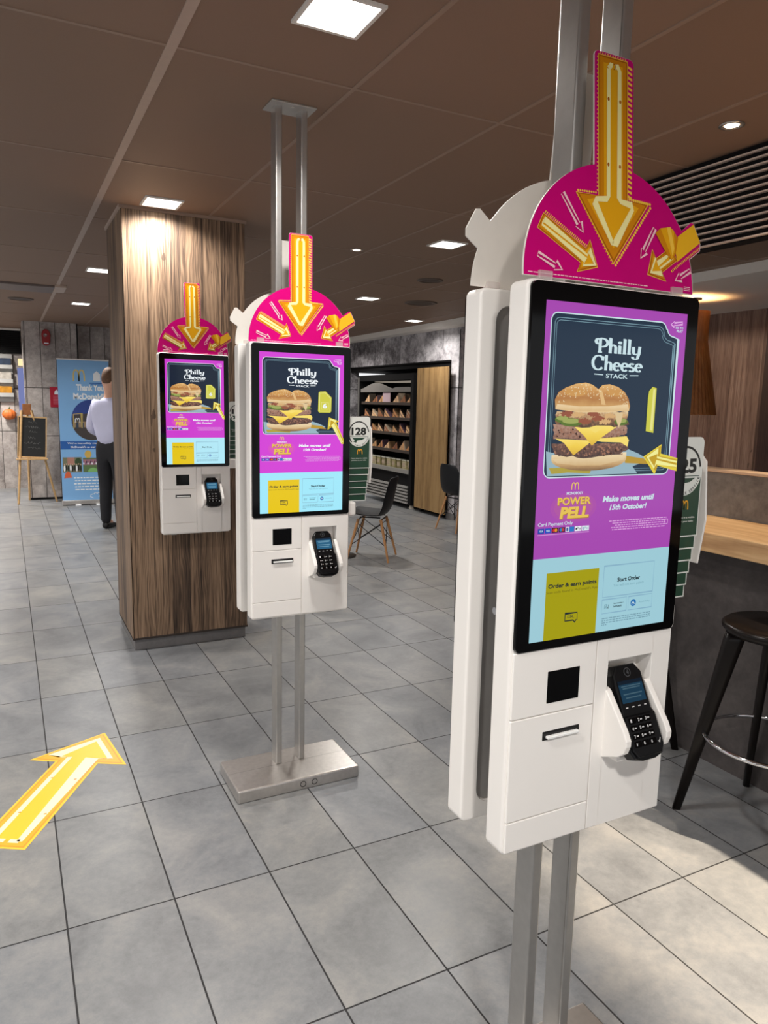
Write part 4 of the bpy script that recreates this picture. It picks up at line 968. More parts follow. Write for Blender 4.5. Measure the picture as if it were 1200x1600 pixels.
# pendant lamp in the far corner
t = thing('pendant_lamp', 'slatted orange wood pendant lamp hanging before the brown wood wall', 'pendant lamp', (5.45, 4.66, 0))
wood = plain_wood('lamp_slats', [(0.3, (128, 74, 34)), (0.5, (160, 98, 50)), (0.7, (178, 118, 66))], 'z', 2.0)
b = MB()
for k in range(40):
    a0 = 2 * PI * k / 40; a1 = a0 + 2 * PI / 40 * 0.86
    P = [(0.125, 2.36), (0.125, 2.10), (0.245, 1.46)]
    for (r0, z0), (r1, z1) in zip(P, P[1:]):
        for dr in (0.0,):
            b.poly([(r0 * math.cos(a0), r0 * math.sin(a0), z0), (r0 * math.cos(a1), r0 * math.sin(a1), z0), (r1 * math.cos(a1), r1 * math.sin(a1), z1), (r1 * math.cos(a0), r1 * math.sin(a0), z1)], wood)
b.lathe([(0.12, 2.36), (0.12, 2.10), (0.24, 1.465)], wood, 40); b.build('lamp_shade', t)
b = MB(); b.cyl((0, 0, 1.95), (0, 0, 2.475), 0.006, 0.006, M_BLACKMATT, 8); b.lathe([(0.05, 2.475), (0.05, 2.46), (0.0, 2.455)], M_BLACKMATT, 20); b.build('cord', t)
b = MB(); b.lathe([(0.0, 2.0), (0.03, 1.98), (0.035, 1.95), (0.0, 1.91)], glow('warm_bulb', (255, 200, 120), 6.0), 16); b.build('bulb', t)
l = bpy.data.lights.new('pendant_bulb', 'POINT'); l.energy = 16; l.color = (1.0, 0.62, 0.26); l.shadow_soft_size = 0.04
o = bpy.data.objects.new('pendant_bulb', l); COL.objects.link(o); o.parent = t; o.location = (0, 0, 2.28)

# ------------------------------------------------------------------ cafe chairs and table
M_SHELL = mat('charcoal_shell', (24, 25, 28), 0.45, spec=0.25, noise=0.04)
M_BEECH = mat('beech_legs', (178, 128, 80), 0.5, noise=0.12, nscale=40)
def chair_proto():
    t = thing('cafe_chair', '', 'chair', group='black shell cafe chairs')
    prof = [(0.215, 0.425, 0.185), (0.2, 0.437, 0.215), (0.12, 0.428, 0.228), (0.02, 0.418, 0.23), (-0.09, 0.42, 0.228), (-0.15, 0.445, 0.222), (-0.185, 0.51, 0.22), (-0.205, 0.6, 0.218), (-0.225, 0.7, 0.2), (-0.243, 0.78, 0.17), (-0.25, 0.81, 0.12)]
    b = MB(); i = b.mi(M_SHELL); rows = []
    for y, z, w in prof:
        r = []
        for k in range(9):
            s = -1 + 2 * k / 8; bend = (abs(s) ** 2.4)
            up = 0.035 * bend if y > -0.12 else 0.0; fwd = 0.05 * bend if y < -0.12 else 0.0
            r.append(b.bm.verts.new((s * w, y + fwd, z + up)))
        rows.append(r)
    for A, B in zip(rows, rows[1:]):
        for k in range(8):
            f = b.bm.faces.new((A[k], A[k + 1], B[k + 1], B[k])); f.material_index = i; f.smooth = True
    o = b.build('seat_shell', t)
    md = o.modifiers.new('thick', 'SOLIDIFY'); md.thickness = 0.008; md = o.modifiers.new('soft', 'SUBSURF'); md.levels = md.render_levels = 2
    bpy.context.view_layer.update(); me = evaluated_mesh(o); o.modifiers.clear(); o.data = me
    for sx in (-1, 1):
        for sy in (-1, 1):
            b = MB(); b.cyl((sx * 0.13, sy * 0.11 - 0.0, 0.40), (sx * 0.205, sy * 0.205, 0.0), 0.0145, 0.0095, M_BEECH, 12); b.build('leg', t)
    b = MB()
    for sx in (-1, 1):
        b.tube([(sx * 0.105, -0.1, 0.415), (sx * 0.105, 0.1, 0.415)], 0.006, M_BLACK, 8)
        b.tube([(sx * 0.14, 0.12, 0.36), (sx * 0.178, -0.172, 0.15)], 0.004, M_BLACK, 8); b.tube([(sx * 0.14, -0.12, 0.36), (sx * 0.178, 0.172, 0.15)], 0.004, M_BLACK, 8)
    for sy in (-1, 1):
        b.tube([(-0.14, sy * 0.12, 0.36), (0.178, sy * 0.172, 0.15)], 0.004, M_BLACK, 8); b.tube([(0.14, sy * 0.12, 0.36), (-0.178, sy * 0.172, 0.15)], 0.004, M_BLACK, 8)
        b.tube([(-0.13, sy * 0.11, 0.395), (0.13, sy * 0.11, 0.395)], 0.007, M_BLACK, 8)
    b.build('leg_brace', t)
    return t
ch = chair_proto()
ch.location = (3.13, 6.31, 0); ch.rotation_euler = (0, 0, math.atan2(0.78, 0.62))
ch['label'] = 'black shell chair with wooden legs, side on, beside the middle kiosk'
c2 = copy_tree(ch); c2.location = (4.83, 7.36, 0); c2.rotation_euler = (0, 0, -PI / 2 + 0.08); c2['label'] = 'black shell chair in front of the oak cabinet door, partly behind the nearest kiosk'
c3 = copy_tree(ch); c3.location = (5.95, 7.42, 0); c3.rotation_euler = (0, 0, PI / 2); c3['label'] = 'farthest black chair, only its back edge showing beside the grey mottled wall'
def table(x, y, label, rt, zt=0.735):
    t = thing('cafe_table', label, 'table', (x, y, 0), group='round pedestal cafe tables')
    b = MB(); b.lathe([(0.0, zt - 0.025), (rt - 0.01, zt - 0.025), (rt, zt - 0.015), (rt, zt), (0.0, zt)], mat('table_white', (216, 208, 198), 0.4, noise=0.02), 40); b.build('tabletop', t)
    b = MB(); b.cyl((0, 0, 0.02), (0, 0, zt - 0.025), 0.03, 0.03, M_BLACK, 18); b.build('pedestal', t)
    b = MB(); b.lathe([(0.0, 0.0), (0.21, 0.0), (0.21, 0.008), (0.06, 0.022), (0.0, 0.024)], mat('iron_base', (58, 56, 55), 0.4, noise=0.05), 36); b.build('foot_disc', t)
table(2.83, 6.53, 'round pedestal table behind the middle kiosk, dark foot disc showing', 0.28)
table(5.4, 7.4, 'round pale table between the two farthest chairs', 0.26)

# ------------------------------------------------------------------ chiller cabinet and oak cupboard
t = thing('display_fridge', 'black open-front display fridge stocked with packed food', 'fridge', (5.08, 9.95, 0))
b = MB()
b.box(0.0, 0.7, -0.92, -0.84, 0.06, 1.93, M_BLACKMATT, 0.004); b.box(0.0, 0.7, 0.84, 0.92, 0.06, 1.93, M_BLACKMATT, 0.004)
b.box(0.62, 0.7, -0.84, 0.84, 0.06, 1.93, M_BLACKMATT); b.box(0.0, 0.7, -0.84, 0.84, 1.84, 1.93, M_BLACKMATT); b.box(0.03, 0.62, -0.84, 0.84, 0.06, 0.5, M_BLACKMATT)
fr = b.build('cabinet', t)
b = MB(); b.prism([(-0.84, 1.67), (0.84, 1.67), (0.84, 1.72)] + [(0.84 - 1.68 * k / 14, 1.72 + 0.09 * max(0, math.sin(PI * min(1, k / 9))) ** 1.5 + 0.02 * (k > 9)) for k in range(1, 14)] + [(-0.84, 1.73)], lambda a, c, d: (d, a, c), 0.02, 0.04, mat('header_grey', (120, 116, 112), 0.5, noise=0.05)); b.build('header_panel', t)
for z in (0.82, 1.07, 1.29, 1.51):
    b = MB(); b.box(0.05, 0.62, -0.838, 0.838, z - 0.02, z, M_BLACK); b.box(0.035, 0.05, -0.838, 0.838, z - 0.03, z + 0.012, mat('shelf_edge', (70, 60, 54), 0.4)); b.build('shelf', t)
b = MB(); b.box(0.0, 0.05, -0.84, 0.84, 0.5, 0.56, mat('front_lip', (168, 166, 160), 0.35, 0.4), 0.003); b.build('front_lip', t)
b = MB()
for k in range(6): b.box(-0.012, 0.03, -0.83, 0.83, 0.072 + k * 0.045, 0.098 + k * 0.045, mat('louvre_grey', (176, 174, 170), 0.35, 0.3))
b.build('louvre_panel', t)
b = MB(); b.box(-0.006, 0.0, 0.845, 0.9, 0.5, 1.9, mat('fridge_post', (90, 88, 86), 0.4), 0.001, 1); b.build('corner_post', t)
for y in (-0.85, 0.85):
    b = MB(); b.lathe([(0.0, 0.0), (0.035, 0.0), (0.04, 0.015), (0.03, 0.06), (0.0, 0.062)], mat('castor_cream', (198, 190, 176), 0.5), 16, (0.06, y)); b.build('foot', t)
b = MB(); b.box(0.2, 0.6, -0.7, 0.7, 1.832, 1.84, glow('fridge_tube', (255, 240, 220), 0.25)); b.build('light_tube', t)
l = bpy.data.lights.new('fridge_lamp', 'AREA'); l.shape = 'RECTANGLE'; l.size = 0.3; l.size_y = 1.4; l.energy = 0.9; l.color = (1, 0.92, 0.8)
o = bpy.data.objects.new('fridge_lamp', l); COL.objects.link(o); o.parent = t; o.location = (0.12, 0, 1.83)
bread = [mat('bread_%d' % k, c, 0.6, noise=0.25, nscale=50) for k, c in enumerate([(206, 156, 108), (186, 128, 82), (222, 180, 136), (150, 96, 62)])]
lidc = [mat('wrap_%d' % k, c, 0.25, noise=0.1) for k, c in enumerate([(96, 78, 92), (84, 72, 60), (176, 158, 138), (52, 42, 38), (150, 118, 86)])]
def wedge_pack(x, y, z, k, label):
    """triangular sandwich pack standing on its long side, cut face to the front"""
    rr = random.Random(k); w = rr.uniform(0.095, 0.112); h = rr.uniform(0.115, 0.15); s = 1 if k % 3 else -1
    b = MB(); F = lambda a, c, d: (d, a, c)
    tri = [(-w, 0.0), (w, 0.0), (s * w * 0.75, h)]
    b.prism(tri, F, 0.0, 0.11, lidc[(k * 2) % 5])
    inn = [(-w * 0.84, 0.008), (w * 0.84, 0.008), (s * w * 0.66, h * 0.86)]
    b.prism(inn, F, -0.004, 0.0, bread[k % 4])
    a, c = Vector(inn[0]), Vector(inn[2]); m0 = a.lerp(Vector(inn[1]), 0.35); m1 = c.lerp(Vector(inn[1]), 0.3)
    b.prism([tuple(m0), tuple(m0 + Vector((0.014, 0))), tuple(m1 + Vector((0.01, -0.006))), tuple(m1)], F, -0.006, -0.003, lidc[(k + 1) % 5])
    o = b.build('sandwich_pack', None, (x, y, z), fixn=True); tag(o, label, 'packed food', 'packed food in the fridge')
ordn = ['first', 'second', 'third', 'fourth', 'fifth', 'sixth', 'seventh', 'eighth', 'ninth', 'tenth']
for si, (z, nm) in enumerate(((1.51, 'top shelf'), (1.29, 'second shelf down'), (1.07, 'third shelf down'), (0.82, 'fourth shelf down'))):
    for j in range(7):
        if si == 0 and j == 3: continue
        wedge_pack(5.14 + 0.01 * ((j * 7) % 3), 9.23 + j * 0.232, z + 0.001, si * 11 + j * 3, 'wedge food pack, %s from the right on the %s of the fridge' % (ordn[j], nm))
o = MB(); o.box(0, 0.004, -0.12, 0.12, 0, 0.14, mat('pale_card', (196, 170, 178), 0.6)); o = o.build('shelf_notice', None, (5.118, 9.92, 1.5225)); tag(o, 'pale pink notice card standing on the top fridge shelf', 'notice card')
for j in range(10):
    b = MB(); k = j % 3
    b.box(0, 0.09, -0.06, 0.06, 0, 0.175, mat('tub_%d' % k, [(150, 140, 92), (176, 166, 128), (126, 116, 80)][k], 0.3, noise=0.3, nscale=40), 0.01); b.box(-0.003, 0.093, -0.063, 0.063, 0.175, 0.188, mat('tub_lid', (206, 204, 190), 0.25), 0.002, 1); b.box(-0.0012, 0, -0.04, 0.04, 0.085, 0.145, lidc[2])
    o = b.build('salad_tub', None, (5.14, 9.2 + j * 0.165, 0.5)); o.location.z = 0.501; tag(o, 'salad tub, %s from the right on the bottom deck of the fridge' % ordn[j], 'packed food', 'tubs in the fridge')
t = thing('oak_cupboard', 'tall oak-fronted cupboard on castors beside the black fridge', 'cupboard', (5.08, 8.52, 0))
b = MB(); b.box(0.022, 0.7, -0.305, 0.41, 0.09, 1.985, M_BLACKMATT); b.build('carcass', t)
b = MB(); b.box(0.0, 0.02, -0.4, 0.41, 0.06, 1.99, M_OAKDOOR, 0.002, 1); b.build('door', t)
for y in (-0.25, 0.34):
    b = MB(); b.box(0.06, 0.12, y - 0.02, y + 0.02, 0.05, 0.09, M_STEEL); b.cyl((0.09, y - 0.012, 0.03), (0.09, y + 0.012, 0.03), 0.03, 0.03, M_BLACK, 18); b.build('castor', t)

# ------------------------------------------------------------------ far left: banner, easel, wall things
t = thing('roller_banner', 'tall light blue roller banner with white lettering by the grey wall', 'banner', (0.97, 11.0, 0))
M_BBLUE = mat('banner_blue', (126, 178, 228), 0.5, noise=0.015, nscale=3); M_BDEEP = mat('banner_deep_blue', (30, 92, 168), 0.5); M_BW = mat('banner_white', (238, 242, 246), 0.5)
b = MB(); b.box(-0.33, 0.33, 0.0, 0.006, 0.07, 2.0, M_BBLUE)
fn = lambda a, c, d: (a, -d, c)
arches(b, -0.06, 1.79, 0.15, 0.15, fn, 0.001, mat('banner_arch', (214, 190, 110), 0.5), 0.018)
flat(b, [(0.125, 1.72), (0.215, 1.72), (0.215, 1.82), (0.17, 1.86), (0.125, 1.82)], fn, 0.001, M_BW)
rect(b, 0.07, 0.27, 1.685, 1.70, fn, 0.001, M_BDEEP); rect(b, 0.09, 0.25, 1.665, 1.678, fn, 0.001, M_BDEEP)
text(b, 'Thank You', -0.1, 0.255, 1.585, 1.675, fn, 0.001, M_BW, 0.045); text(b, "McDonald's", -0.14, 0.29, 1.465, 1.555, fn, 0.001, M_BW, 0.045)
ph = lambda u, v: (0.0 + u * 0.23 + 0.08, 1.08 + v * 0.23)
fu = lambda a, c, d: (0.08 + (a - 0.08) * 1.12, -d, 1.185 + (c - 1.08) * 1.12)
flat(b, arc(0.08, 1.08, 0.23, 0.25, 0, 360, 40), fu, 0.001, mat('photo_sky', (34, 62, 140), 0.5))
flat(b, arc(0.08, 1.08, 0.23, 0.25, 195, 345, 24), fu, 0.0014, mat('photo_ground', (66, 60, 58), 0.5))
flat(b, [(-0.145, 1.03), (-0.13, 1.13), (-0.05, 1.15), (0.1, 1.17), (0.3, 1.2), (0.305, 1.02)], fu, 0.0018, mat('photo_roof', (62, 58, 62), 0.5))
rect(b, -0.12, 0.29, 0.99, 1.06, fu, 0.002, mat('photo_shop', (150, 130, 104), 0.5))
for k in range(6): rect(b, -0.1 + k * 0.062, -0.07 + k * 0.062, 0.98, 1.05, fu, 0.0022, mat('photo_glass', (52, 66, 84), 0.4))
stroke(b, [(-0.125, 0.97), (-0.125, 1.15), (-0.03, 1.16), (-0.03, 0.98)], 0.012, fu, 0.0024, mat('photo_gold', (180, 160, 90), 0.5)); arches(b, -0.08, 1.075, 0.055, 0.05, fu, 0.0026, M_BW, 0.008)
rect(b, -0.33, 0.33, 0.778, 0.893, fn, 0.001, M_BDEEP); text(b, "We're incredibly grateful to", -0.24, 0.27, 0.846, 0.876, fn, 0.0014, M_BW, 0.02); text(b, "McDonald's as our valued", -0.2, 0.24, 0.797, 0.827, fn, 0.0014, M_BW, 0.02)
flat(b, arc(0.02, 0.71, 0.045, 0.055, 0, 360, 16), fn, 0.0008, mat('banner_yellow', (206, 172, 84), 0.5))
rect(b, -0.31, -0.065, 0.46, 0.67, fn, 0.0012, mat('photo_a', (118, 120, 96), 0.5)); rect(b, -0.05, 0.2, 0.46, 0.66, fn, 0.0012, mat('photo_b', (92, 118, 74), 0.5))
rect(b, -0.25, -0.16, 0.57, 0.67, fn, 0.0014, mat('photo_brick', (176, 128, 112), 0.5)); flat(b, arc(-0.11, 0.6, 0.045, 0.06, 0, 360, 14), fn, 0.0014, mat('photo_tree', (52, 74, 44), 0.5))
for k in range(9):
    flat(b, arc(-0.29 + k * 0.026, 0.515 + 0.006 * (k % 2), 0.012, 0.045, 0, 360, 10), fn, 0.0016 + k * 1e-5, M_INK if k % 3 else M_BW); flat(b, arc(-0.29 + k * 0.026, 0.57 + 0.006 * (k % 2), 0.008, 0.01, 0, 360, 8), fn, 0.0018, mat('photo_skin', (208, 170, 146), 0.5))
rect(b, -0.05, 0.2, 0.56, 0.64, fn, 0.0014, mat('photo_crowd', (150, 104, 128), 0.5))
for k in range(14): flat(b, arc(-0.04 + k * 0.018, 0.58 + 0.02 * ((k * 5) % 3), 0.008, 0.016, 0, 360, 8), fn, 0.0016 + k * 1e-5, (M_BW, MATS['photo_brick'], M_INK)[k % 3])
flat(b, arc(0.08, 0.46, 0.07, 0.06, 0, 180, 16), fn, 0.0018, mat('photo_green', (128, 186, 112), 0.5))
flat(b, [(-0.3, 0.38), (-0.2, 0.385), (-0.215, 0.45), (-0.25, 0.475), (-0.28, 0.45)], fn, 0.002, mat('banner_orange', (214, 100, 62), 0.5))
r4 = random.Random(4)
for k in range(5):
    x = -0.18 + r4.uniform(0, .03)
    while x < 0.24:
        w = r4.uniform(0.02, 0.06); rect(b, x, x + w, 0.375 - k * 0.042, 0.39 - k * 0.042, fn, 0.001, M_BW); x += w + 0.012
stroke(b, [(0.07, 0.09), (0.03, 0.11), (0.04, 0.14), (0.08, 0.15)] + arc(0.1, 0.145, 0.02, 0.02, 180, 0, 8) + arc(0.14, 0.145, 0.02, 0.02, 180, 0, 8) + [(0.14, 0.1)], 0.007, fn, 0.001, M_BW)
b.build('printed_sheet', t)
b = MB(); b.box(-0.335, 0.335, -0.008, 0.012, 1.998, 2.018, M_STEEL, 0.002, 1); b.build('top_rail', t)
b = MB(); b.box(-0.34, 0.34, -0.05, 0.05, 0.012, 0.072, M_STEEL, 0.006); b.build('base_case', t)
for x in (-0.135, 0.135):
    b = MB(); b.box(x - 0.035, x + 0.035, -0.12, 0.12, 0.0, 0.012, M_BW, 0.002, 1); b.build('foot', t)

t = thing('easel', 'slim wooden easel standing in front of the grey board wall', 'easel', (0.29, 11.5, 0))
for a, c in (((-0.10, -0.06, 1.3), (-0.2, -0.22, 0.0)), ((0.02, -0.06, 1.3), (0.30, -0.05, 0.0)), ((-0.03, 0.0, 1.38), (-0.05, 0.2, 0.0))):
    b = MB(); d = (Vector(c) - Vector(a)); b.cyl(a, c, 0.018, 0.014, M_WOODL, 8); b.build('leg', t)
b = MB(); b.box(-0.09, 0.02, -0.07, -0.035, 1.24, 1.39, mat('easel_head', (150, 92, 48), 0.5, noise=0.1), 0.004); b.build('head_block', t)
b = MB(); b.box(-0.2, 0.2, -0.2, -0.13, 0.615, 0.635, M_WOODL, 0.003); b.build('ledge', t)
t = thing('chalkboard', 'small black chalkboard in a pale wood frame resting on the easel', 'chalkboard', (0.29, 11.36, 0.64)); t.rotation_euler = (math.radians(-7), math.radians(3.2), 0)
b = MB(); b.box(-0.172, 0.172, 0.0, 0.012, 0.02, 0.565, mat('slate', (22, 22, 22), 0.75, noise=0.15, nscale=8))
ck = mat('chalk', (96, 96, 94), 0.9)
r5 = random.Random(11); fnb = lambda a, c, d: (a, -d, c)
for row, (z, u0, u1) in enumerate(((0.50, -0.05, 0.06), (0.43, -0.1, 0.1), (0.37, -0.04, 0.07), (0.28, -0.05, 0.05), (0.21, -0.1, 0.11), (0.14, -0.05, 0.12))):
    x = u0; pts = []
    while x < u1:
        pts.append((x, z + r5.uniform(-0.014, 0.018))); x += r5.uniform(0.005, 0.012)
    stroke(b, pts, 0.003, fnb, 0.001, ck)
b.build('slate_board', t)
b = MB()
b.box(-0.185, -0.17, -0.006, 0.016, 0.0, 0.58, M_WOODL, 0.002, 1); b.box(0.17, 0.185, -0.006, 0.016, 0.0, 0.58, M_WOODL, 0.002, 1); b.box(-0.17, 0.17, -0.006, 0.016, 0.0, 0.018, M_WOODL, 0.002, 1); b.box(-0.17, 0.17, -0.006, 0.016, 0.562, 0.58, M_WOODL, 0.002, 1)
b.build('frame', t)

t = thing('fire_alarm', 'red wall-mounted fire alarm sounder high on the grey wall', 'alarm', (0.555, 11.75, 2.33))
b = MB(); b.prism(arc(0, 0.03, 0.058, 0.085, 0, 180, 12) + arc(0, -0.06, 0.052, 0.055, 180, 360, 12), fn, 0.0, 0.07, M_RED, bev=0.008); b.build('case', t, fixn=True)
b = MB(); b.lathe([(0.0, 0.012), (0.02, 0.01), (0.026, 0.0)], mat('alarm_lens', (170, 150, 150), 0.2), 18); q = b.build('beacon', t); q.location = (-0.01, -0.07, 0.03); q.rotation_euler = (PI / 2, 0, 0)
b = MB(); rect(b, -0.03, 0.03, -0.09, -0.075, fn, 0.071, M_BW); b.build('white_label', t)
t = thing('fire_notice', 'red fire notice with white symbol on the wall beside the blue banner', 'notice', (0.66, 11.742, 1.49))
b = MB(); b.box(-0.085, 0.085, 0.0, 0.006, -0.145, 0.145, mat('notice_red', (178, 22, 48), 0.4))
flat(b, [(-0.03, 0.04), (0.03, 0.04), (0.02, 0.085), (0.0, 0.11), (-0.02, 0.085)], fn, 0.001, M_BW)
for k in range(6): rect(b, -0.045, 0.045, 0.01 - k * 0.022, 0.018 - k * 0.022, fn, 0.001, mat('notice_pink', (220, 120, 135), 0.5))
b.build('plate', t)
# deeper wall: black blind, leaflet rack, pumpkin decoration, edge strip
b = MB()
for k in range(12): b.box(-1.6, 0.258, 13.24, 13.262, 2.165 + k * 0.029, 2.19 + k * 0.029, M_BLACKMATT)
b.box(-1.6, 0.258, 13.265, 13.28, 2.16, 2.52, M_BLACKMATT); b.box(-1.6, 0.262, 13.23, 13.28, 2.52, 2.55, M_LAMPRIM)
tag(b.build('roller_blind'), 'black slatted blind under the ceiling at the far left', 'blind')
t = thing('leaflet_rack', 'wall rack holding leaflets at the far left edge', 'leaflet rack', (0.0, 13.28, 1.4))
b = MB(); b.box(-0.25, 0.12, -0.012, 0.012, 0.0, 0.75, mat('rack_clear', (170, 168, 164), 0.2)); b.build('back_plate', t)
for z in (0.08, 0.3, 0.52):
    b = MB(); b.box(-0.25, 0.12, -0.07, -0.012, z, z + 0.012, MATS['rack_clear']); b.box(-0.25, 0.12, -0.074, -0.07, z, z + 0.06, MATS['rack_clear']); b.build('tray', t)
for z, c, nm in ((1.493, (176, 120, 30), 'yellow and red leaflets in the lowest tray'), (1.713, (168, 160, 150), 'pale leaflets in the middle tray'), (1.933, (44, 56, 76), 'dark blue leaflets in the top tray')):
    b = MB(); b.box(-0.24, 0.10, -0.02, 0.018, 0, 0.15, mat('leaflet_%d' % int(z * 1000), c, 0.4, noise=0.5, nscale=9), 0.002, 1)
    o = b.build('leaflet_stack', None, (0.0, 13.24, z)); o.rotation_euler = (math.radians(-3), 0, 0); tag(o, nm + ' of the wall rack', 'leaflets')
t = thing('pumpkin_decoration', 'small orange pumpkin decoration under the leaflet rack', 'decoration', (0.04, 13.295, 1.20))
b = MB(); i = b.mi(mat('pumpkin_orange', (216, 112, 48), 0.5, noise=0.06)); rows = []
for k in range(9):
    ph_ = PI * k / 8; row = []
    for j in range(40):
        th = 2 * PI * j / 40; r_ = 0.1 * math.sin(ph_) * (1 + 0.06 * math.cos(10 * th)); row.append(b.bm.verts.new((r_ * math.cos(th), -0.065 + r_ * math.sin(th) * 0.6, 0.085 * math.cos(ph_))))
    rows.append(row)
for A, B in zip(rows, rows[1:]):
    for j in range(40):
        f = b.bm.faces.new((A[j], A[(j + 1) % 40], B[(j + 1) % 40], B[j])); f.smooth = True; f.material_index = i
bmesh.ops.remove_doubles(b.bm, verts=b.bm.verts[:], dist=1e-5); b.build('pumpkin', t, fixn=True)
b = MB(); b.cyl((0, -0.065, 0.08), (0.01, -0.065, 0.12), 0.012, 0.008, mat('stalk', (84, 92, 46), 0.6), 8); b.build('stalk', t)
t = thing('edge_strip', 'narrow pale blue strip on the end of the grey wall', 'light strip', (0.245, 12.0, 0))
b = MB(); b.box(-0.075, 0.004, -0.01, 0.01, 1.27, 1.9, glow('strip_blue', (140, 150, 208), 0.7)); b.build('blue_strip', t)  # plain pale blue panel with an emissive material
b = MB(); b.box(-0.06, 0.0, -0.02, 0.02, 1.93, 2.03, glow('strip_warm', (255, 226, 170), 1.2)); b.build('warm_lamp', t)

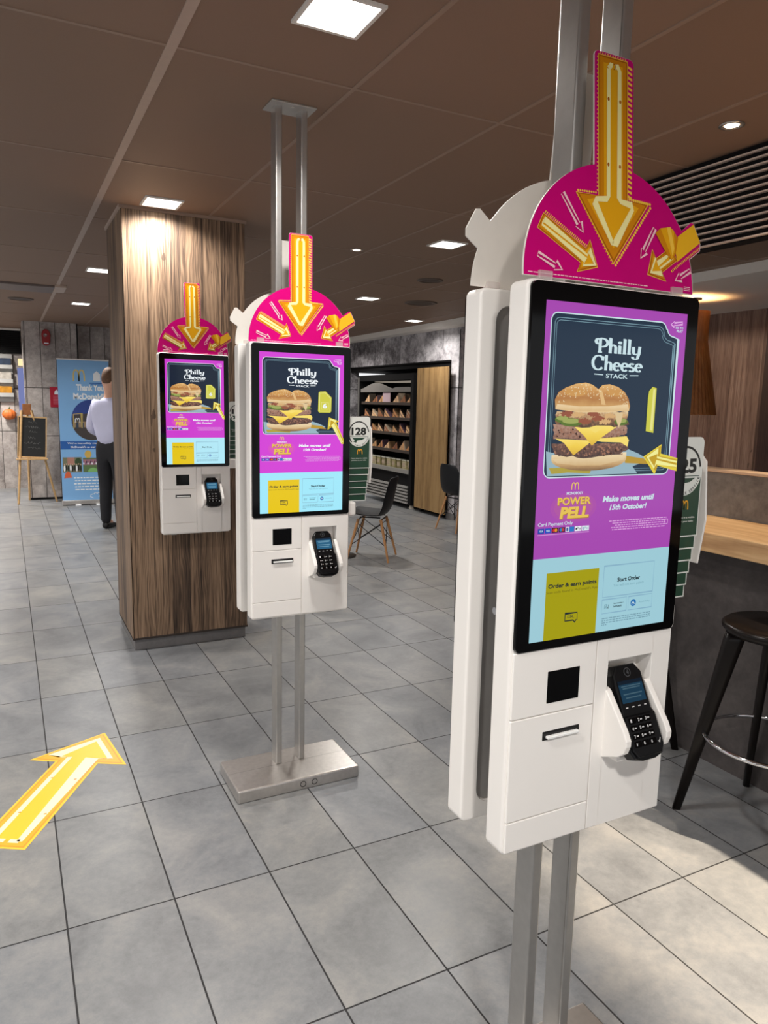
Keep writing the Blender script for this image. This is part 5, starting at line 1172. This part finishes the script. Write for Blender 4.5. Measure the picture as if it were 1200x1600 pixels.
# ------------------------------------------------------------------ the person by the pillar
def skin_mesh(verts, edges, radii, m, root=0, sub=2):
    me = bpy.data.meshes.new('figure'); me.from_pydata(verts, edges, []); o = bpy.data.objects.new('figure', me); COL.objects.link(o)
    o.modifiers.new('skin', 'SKIN').use_smooth_shade = True
    sv = me.skin_vertices[0].data
    for k, r in enumerate(radii): sv[k].radius = r if isinstance(r, tuple) else (r, r); sv[k].use_root = (k == root)
    s = o.modifiers.new('sub', 'SUBSURF'); s.levels = s.render_levels = sub
    bpy.context.view_layer.update(); r = evaluated_mesh(o); bpy.data.objects.remove(o)
    r.materials.clear(); r.materials.append(m)
    for p in r.polygons: p.use_smooth = True
    return r
def person():
    t = thing('person', 'person seen from behind in a pale lavender shirt and black trousers beside the pillar', 'person', (1.045, 8.82, 0), -0.75)
    skin = mat('skin', (206, 158, 134), 0.55, noise=0.03)
    V = []; E_ = []; Rr = []
    def add(p, r, par=None):
        V.append(p); Rr.append(r)
        if par is not None: E_.append((par, len(V) - 1))
        return len(V) - 1
    pel = add((0, 0, 0.98), (0.15, 0.11)); sp = add((0, 0.0, 1.12), (0.145, 0.1), pel); chst = add((0, 0.0, 1.32), (0.165, 0.11), sp); nb = add((0, -0.005, 1.47), (0.085, 0.07), chst)
    nk = add((0, 0.0, 1.54), 0.055, nb); hd = add((0, 0.02, 1.62), (0.07, 0.085), nk); h2 = add((0, 0.015, 1.71), (0.078, 0.098), hd); h3 = add((0, 0.01, 1.78), (0.06, 0.075), h2)
    nose = add((0, 0.115, 1.665), 0.012, h2)
    for s in (-1, 1):
        ear = add((s * 0.078, 0.0, 1.665), (0.012, 0.02), h2)
        sh = add((s * 0.175, -0.005, 1.43), 0.058, chst); el = add((s * 0.225, -0.04, 1.14), 0.043, sh); wr = add((s * 0.15, 0.18, 1.06), 0.028, el); pm = add((s * 0.12, 0.25, 1.06), (0.034, 0.018), wr)
        for q, (dx, dz, ln) in enumerate(((-0.024, 0.012, 0.06), (-0.008, 0.016, 0.068), (0.008, 0.012, 0.062), (0.022, 0.004, 0.05))):
            a = add((s * 0.12 + dx, 0.29, 1.06 + dz), 0.009, pm); c = add((s * 0.12 + dx * 1.05, 0.29 + ln * 0.6, 1.055 + dz * 0.6), 0.008, a); add((s * 0.12 + dx * 1.05, 0.29 + ln, 1.04), 0.007, c)
        a = add((s * 0.085, 0.265, 1.075), 0.01, pm); add((s * 0.07, 0.30, 1.08), 0.008, a)
        hip = add((s * 0.09, 0.0, 0.9), 0.09, pel); kn = add((s * 0.1, 0.015, 0.5), 0.06, hip); an = add((s * 0.1, -0.01, 0.1), 0.04, kn); add((s * 0.105, 0.11, 0.045), (0.035, 0.03), an)
    me = skin_mesh(V, E_, Rr, skin); o = bpy.data.objects.new('body', me); COL.objects.link(o); o.parent = t
    # shirt
    V, E_, Rr = [], [], []
    w0 = add((0, -0.005, 0.93), (0.165, 0.13)); w1 = add((0, -0.005, 1.1), (0.185, 0.14), w0); w2 = add((0, -0.005, 1.3), (0.195, 0.14), w1); w3 = add((0, -0.008, 1.44), (0.14, 0.095), w2); w4 = add((0, -0.003, 1.525), (0.068, 0.068), w3)
    for s in (-1, 1):
        sh = add((s * 0.18, -0.008, 1.425), 0.074, w2); el = add((s * 0.235, -0.045, 1.14), 0.066, sh); add((s * 0.17, 0.14, 1.07), 0.046, el)
    me = skin_mesh(V, E_, Rr, mat('lavender_shirt', (196, 196, 222), 0.75, noise=0.05, nscale=7))
    o = bpy.data.objects.new('shirt', me); COL.objects.link(o); o.parent = t
    V, E_, Rr = [], [], []
    p0 = add((0, 0, 1.14), (0.15, 0.115)); p1 = add((0, -0.005, 0.94), (0.168, 0.13), p0)
    for s in (-1, 1):
        hip = add((s * 0.092, -0.005, 0.84), 0.106, p1); kn = add((s * 0.1, 0.015, 0.5), 0.078, hip); ca = add((s * 0.1, -0.005, 0.3), 0.07, kn); add((s * 0.1, -0.005, 0.045), 0.058, ca)
    me = skin_mesh(V, E_, Rr, mat('black_trousers', (20, 20, 26), 0.8, noise=0.1)); o = bpy.data.objects.new('trousers', me); COL.objects.link(o); o.parent = t
    for s in (-1, 1):
        V, E_, Rr = [], [], []
        a = add((s * 0.1, -0.05, 0.05), (0.042, 0.046)); c = add((s * 0.103, 0.04, 0.045), (0.044, 0.042), a); d = add((s * 0.108, 0.13, 0.034), (0.046, 0.031), c); add((s * 0.11, 0.19, 0.028), (0.036, 0.022), d)
        me = skin_mesh(V, E_, Rr, mat('black_shoe', (14, 13, 14), 0.35, noise=0.1)); lo = min(v.co.z for v in me.vertices)
        for v in me.vertices: v.co.z = max(0.0, v.co.z - lo if v.co.z - lo > 0 else 0.0)
        o = bpy.data.objects.new('shoe', me); COL.objects.link(o); o.parent = t
    V, E_, Rr = [], [], []
    a = add((0, -0.03, 1.635), (0.07, 0.06)); c = add((0, -0.012, 1.71), (0.088, 0.092), a); d = add((0, 0.01, 1.785), (0.076, 0.092), c); add((0, 0.06, 1.79), (0.06, 0.05), d)
    me = skin_mesh(V, E_, Rr, mat('brown_hair', (96, 66, 44), 0.7, noise=0.3, nscale=60)); o = bpy.data.objects.new('hair', me); COL.objects.link(o); o.parent = t
    for s in (-1, 1):
        b = MB(); b.cyl((s * 0.03, 0.1, 1.68), (s * 0.03, 0.112, 1.68), 0.009, 0.006, M_INK, 10); b.build('eye', t)
    b = MB(); b.tube([(-0.022, 0.1, 1.615), (0, 0.108, 1.612), (0.022, 0.1, 1.615)], 0.005, mat('lips', (168, 100, 92), 0.5), 6); b.build('mouth', t)
person()
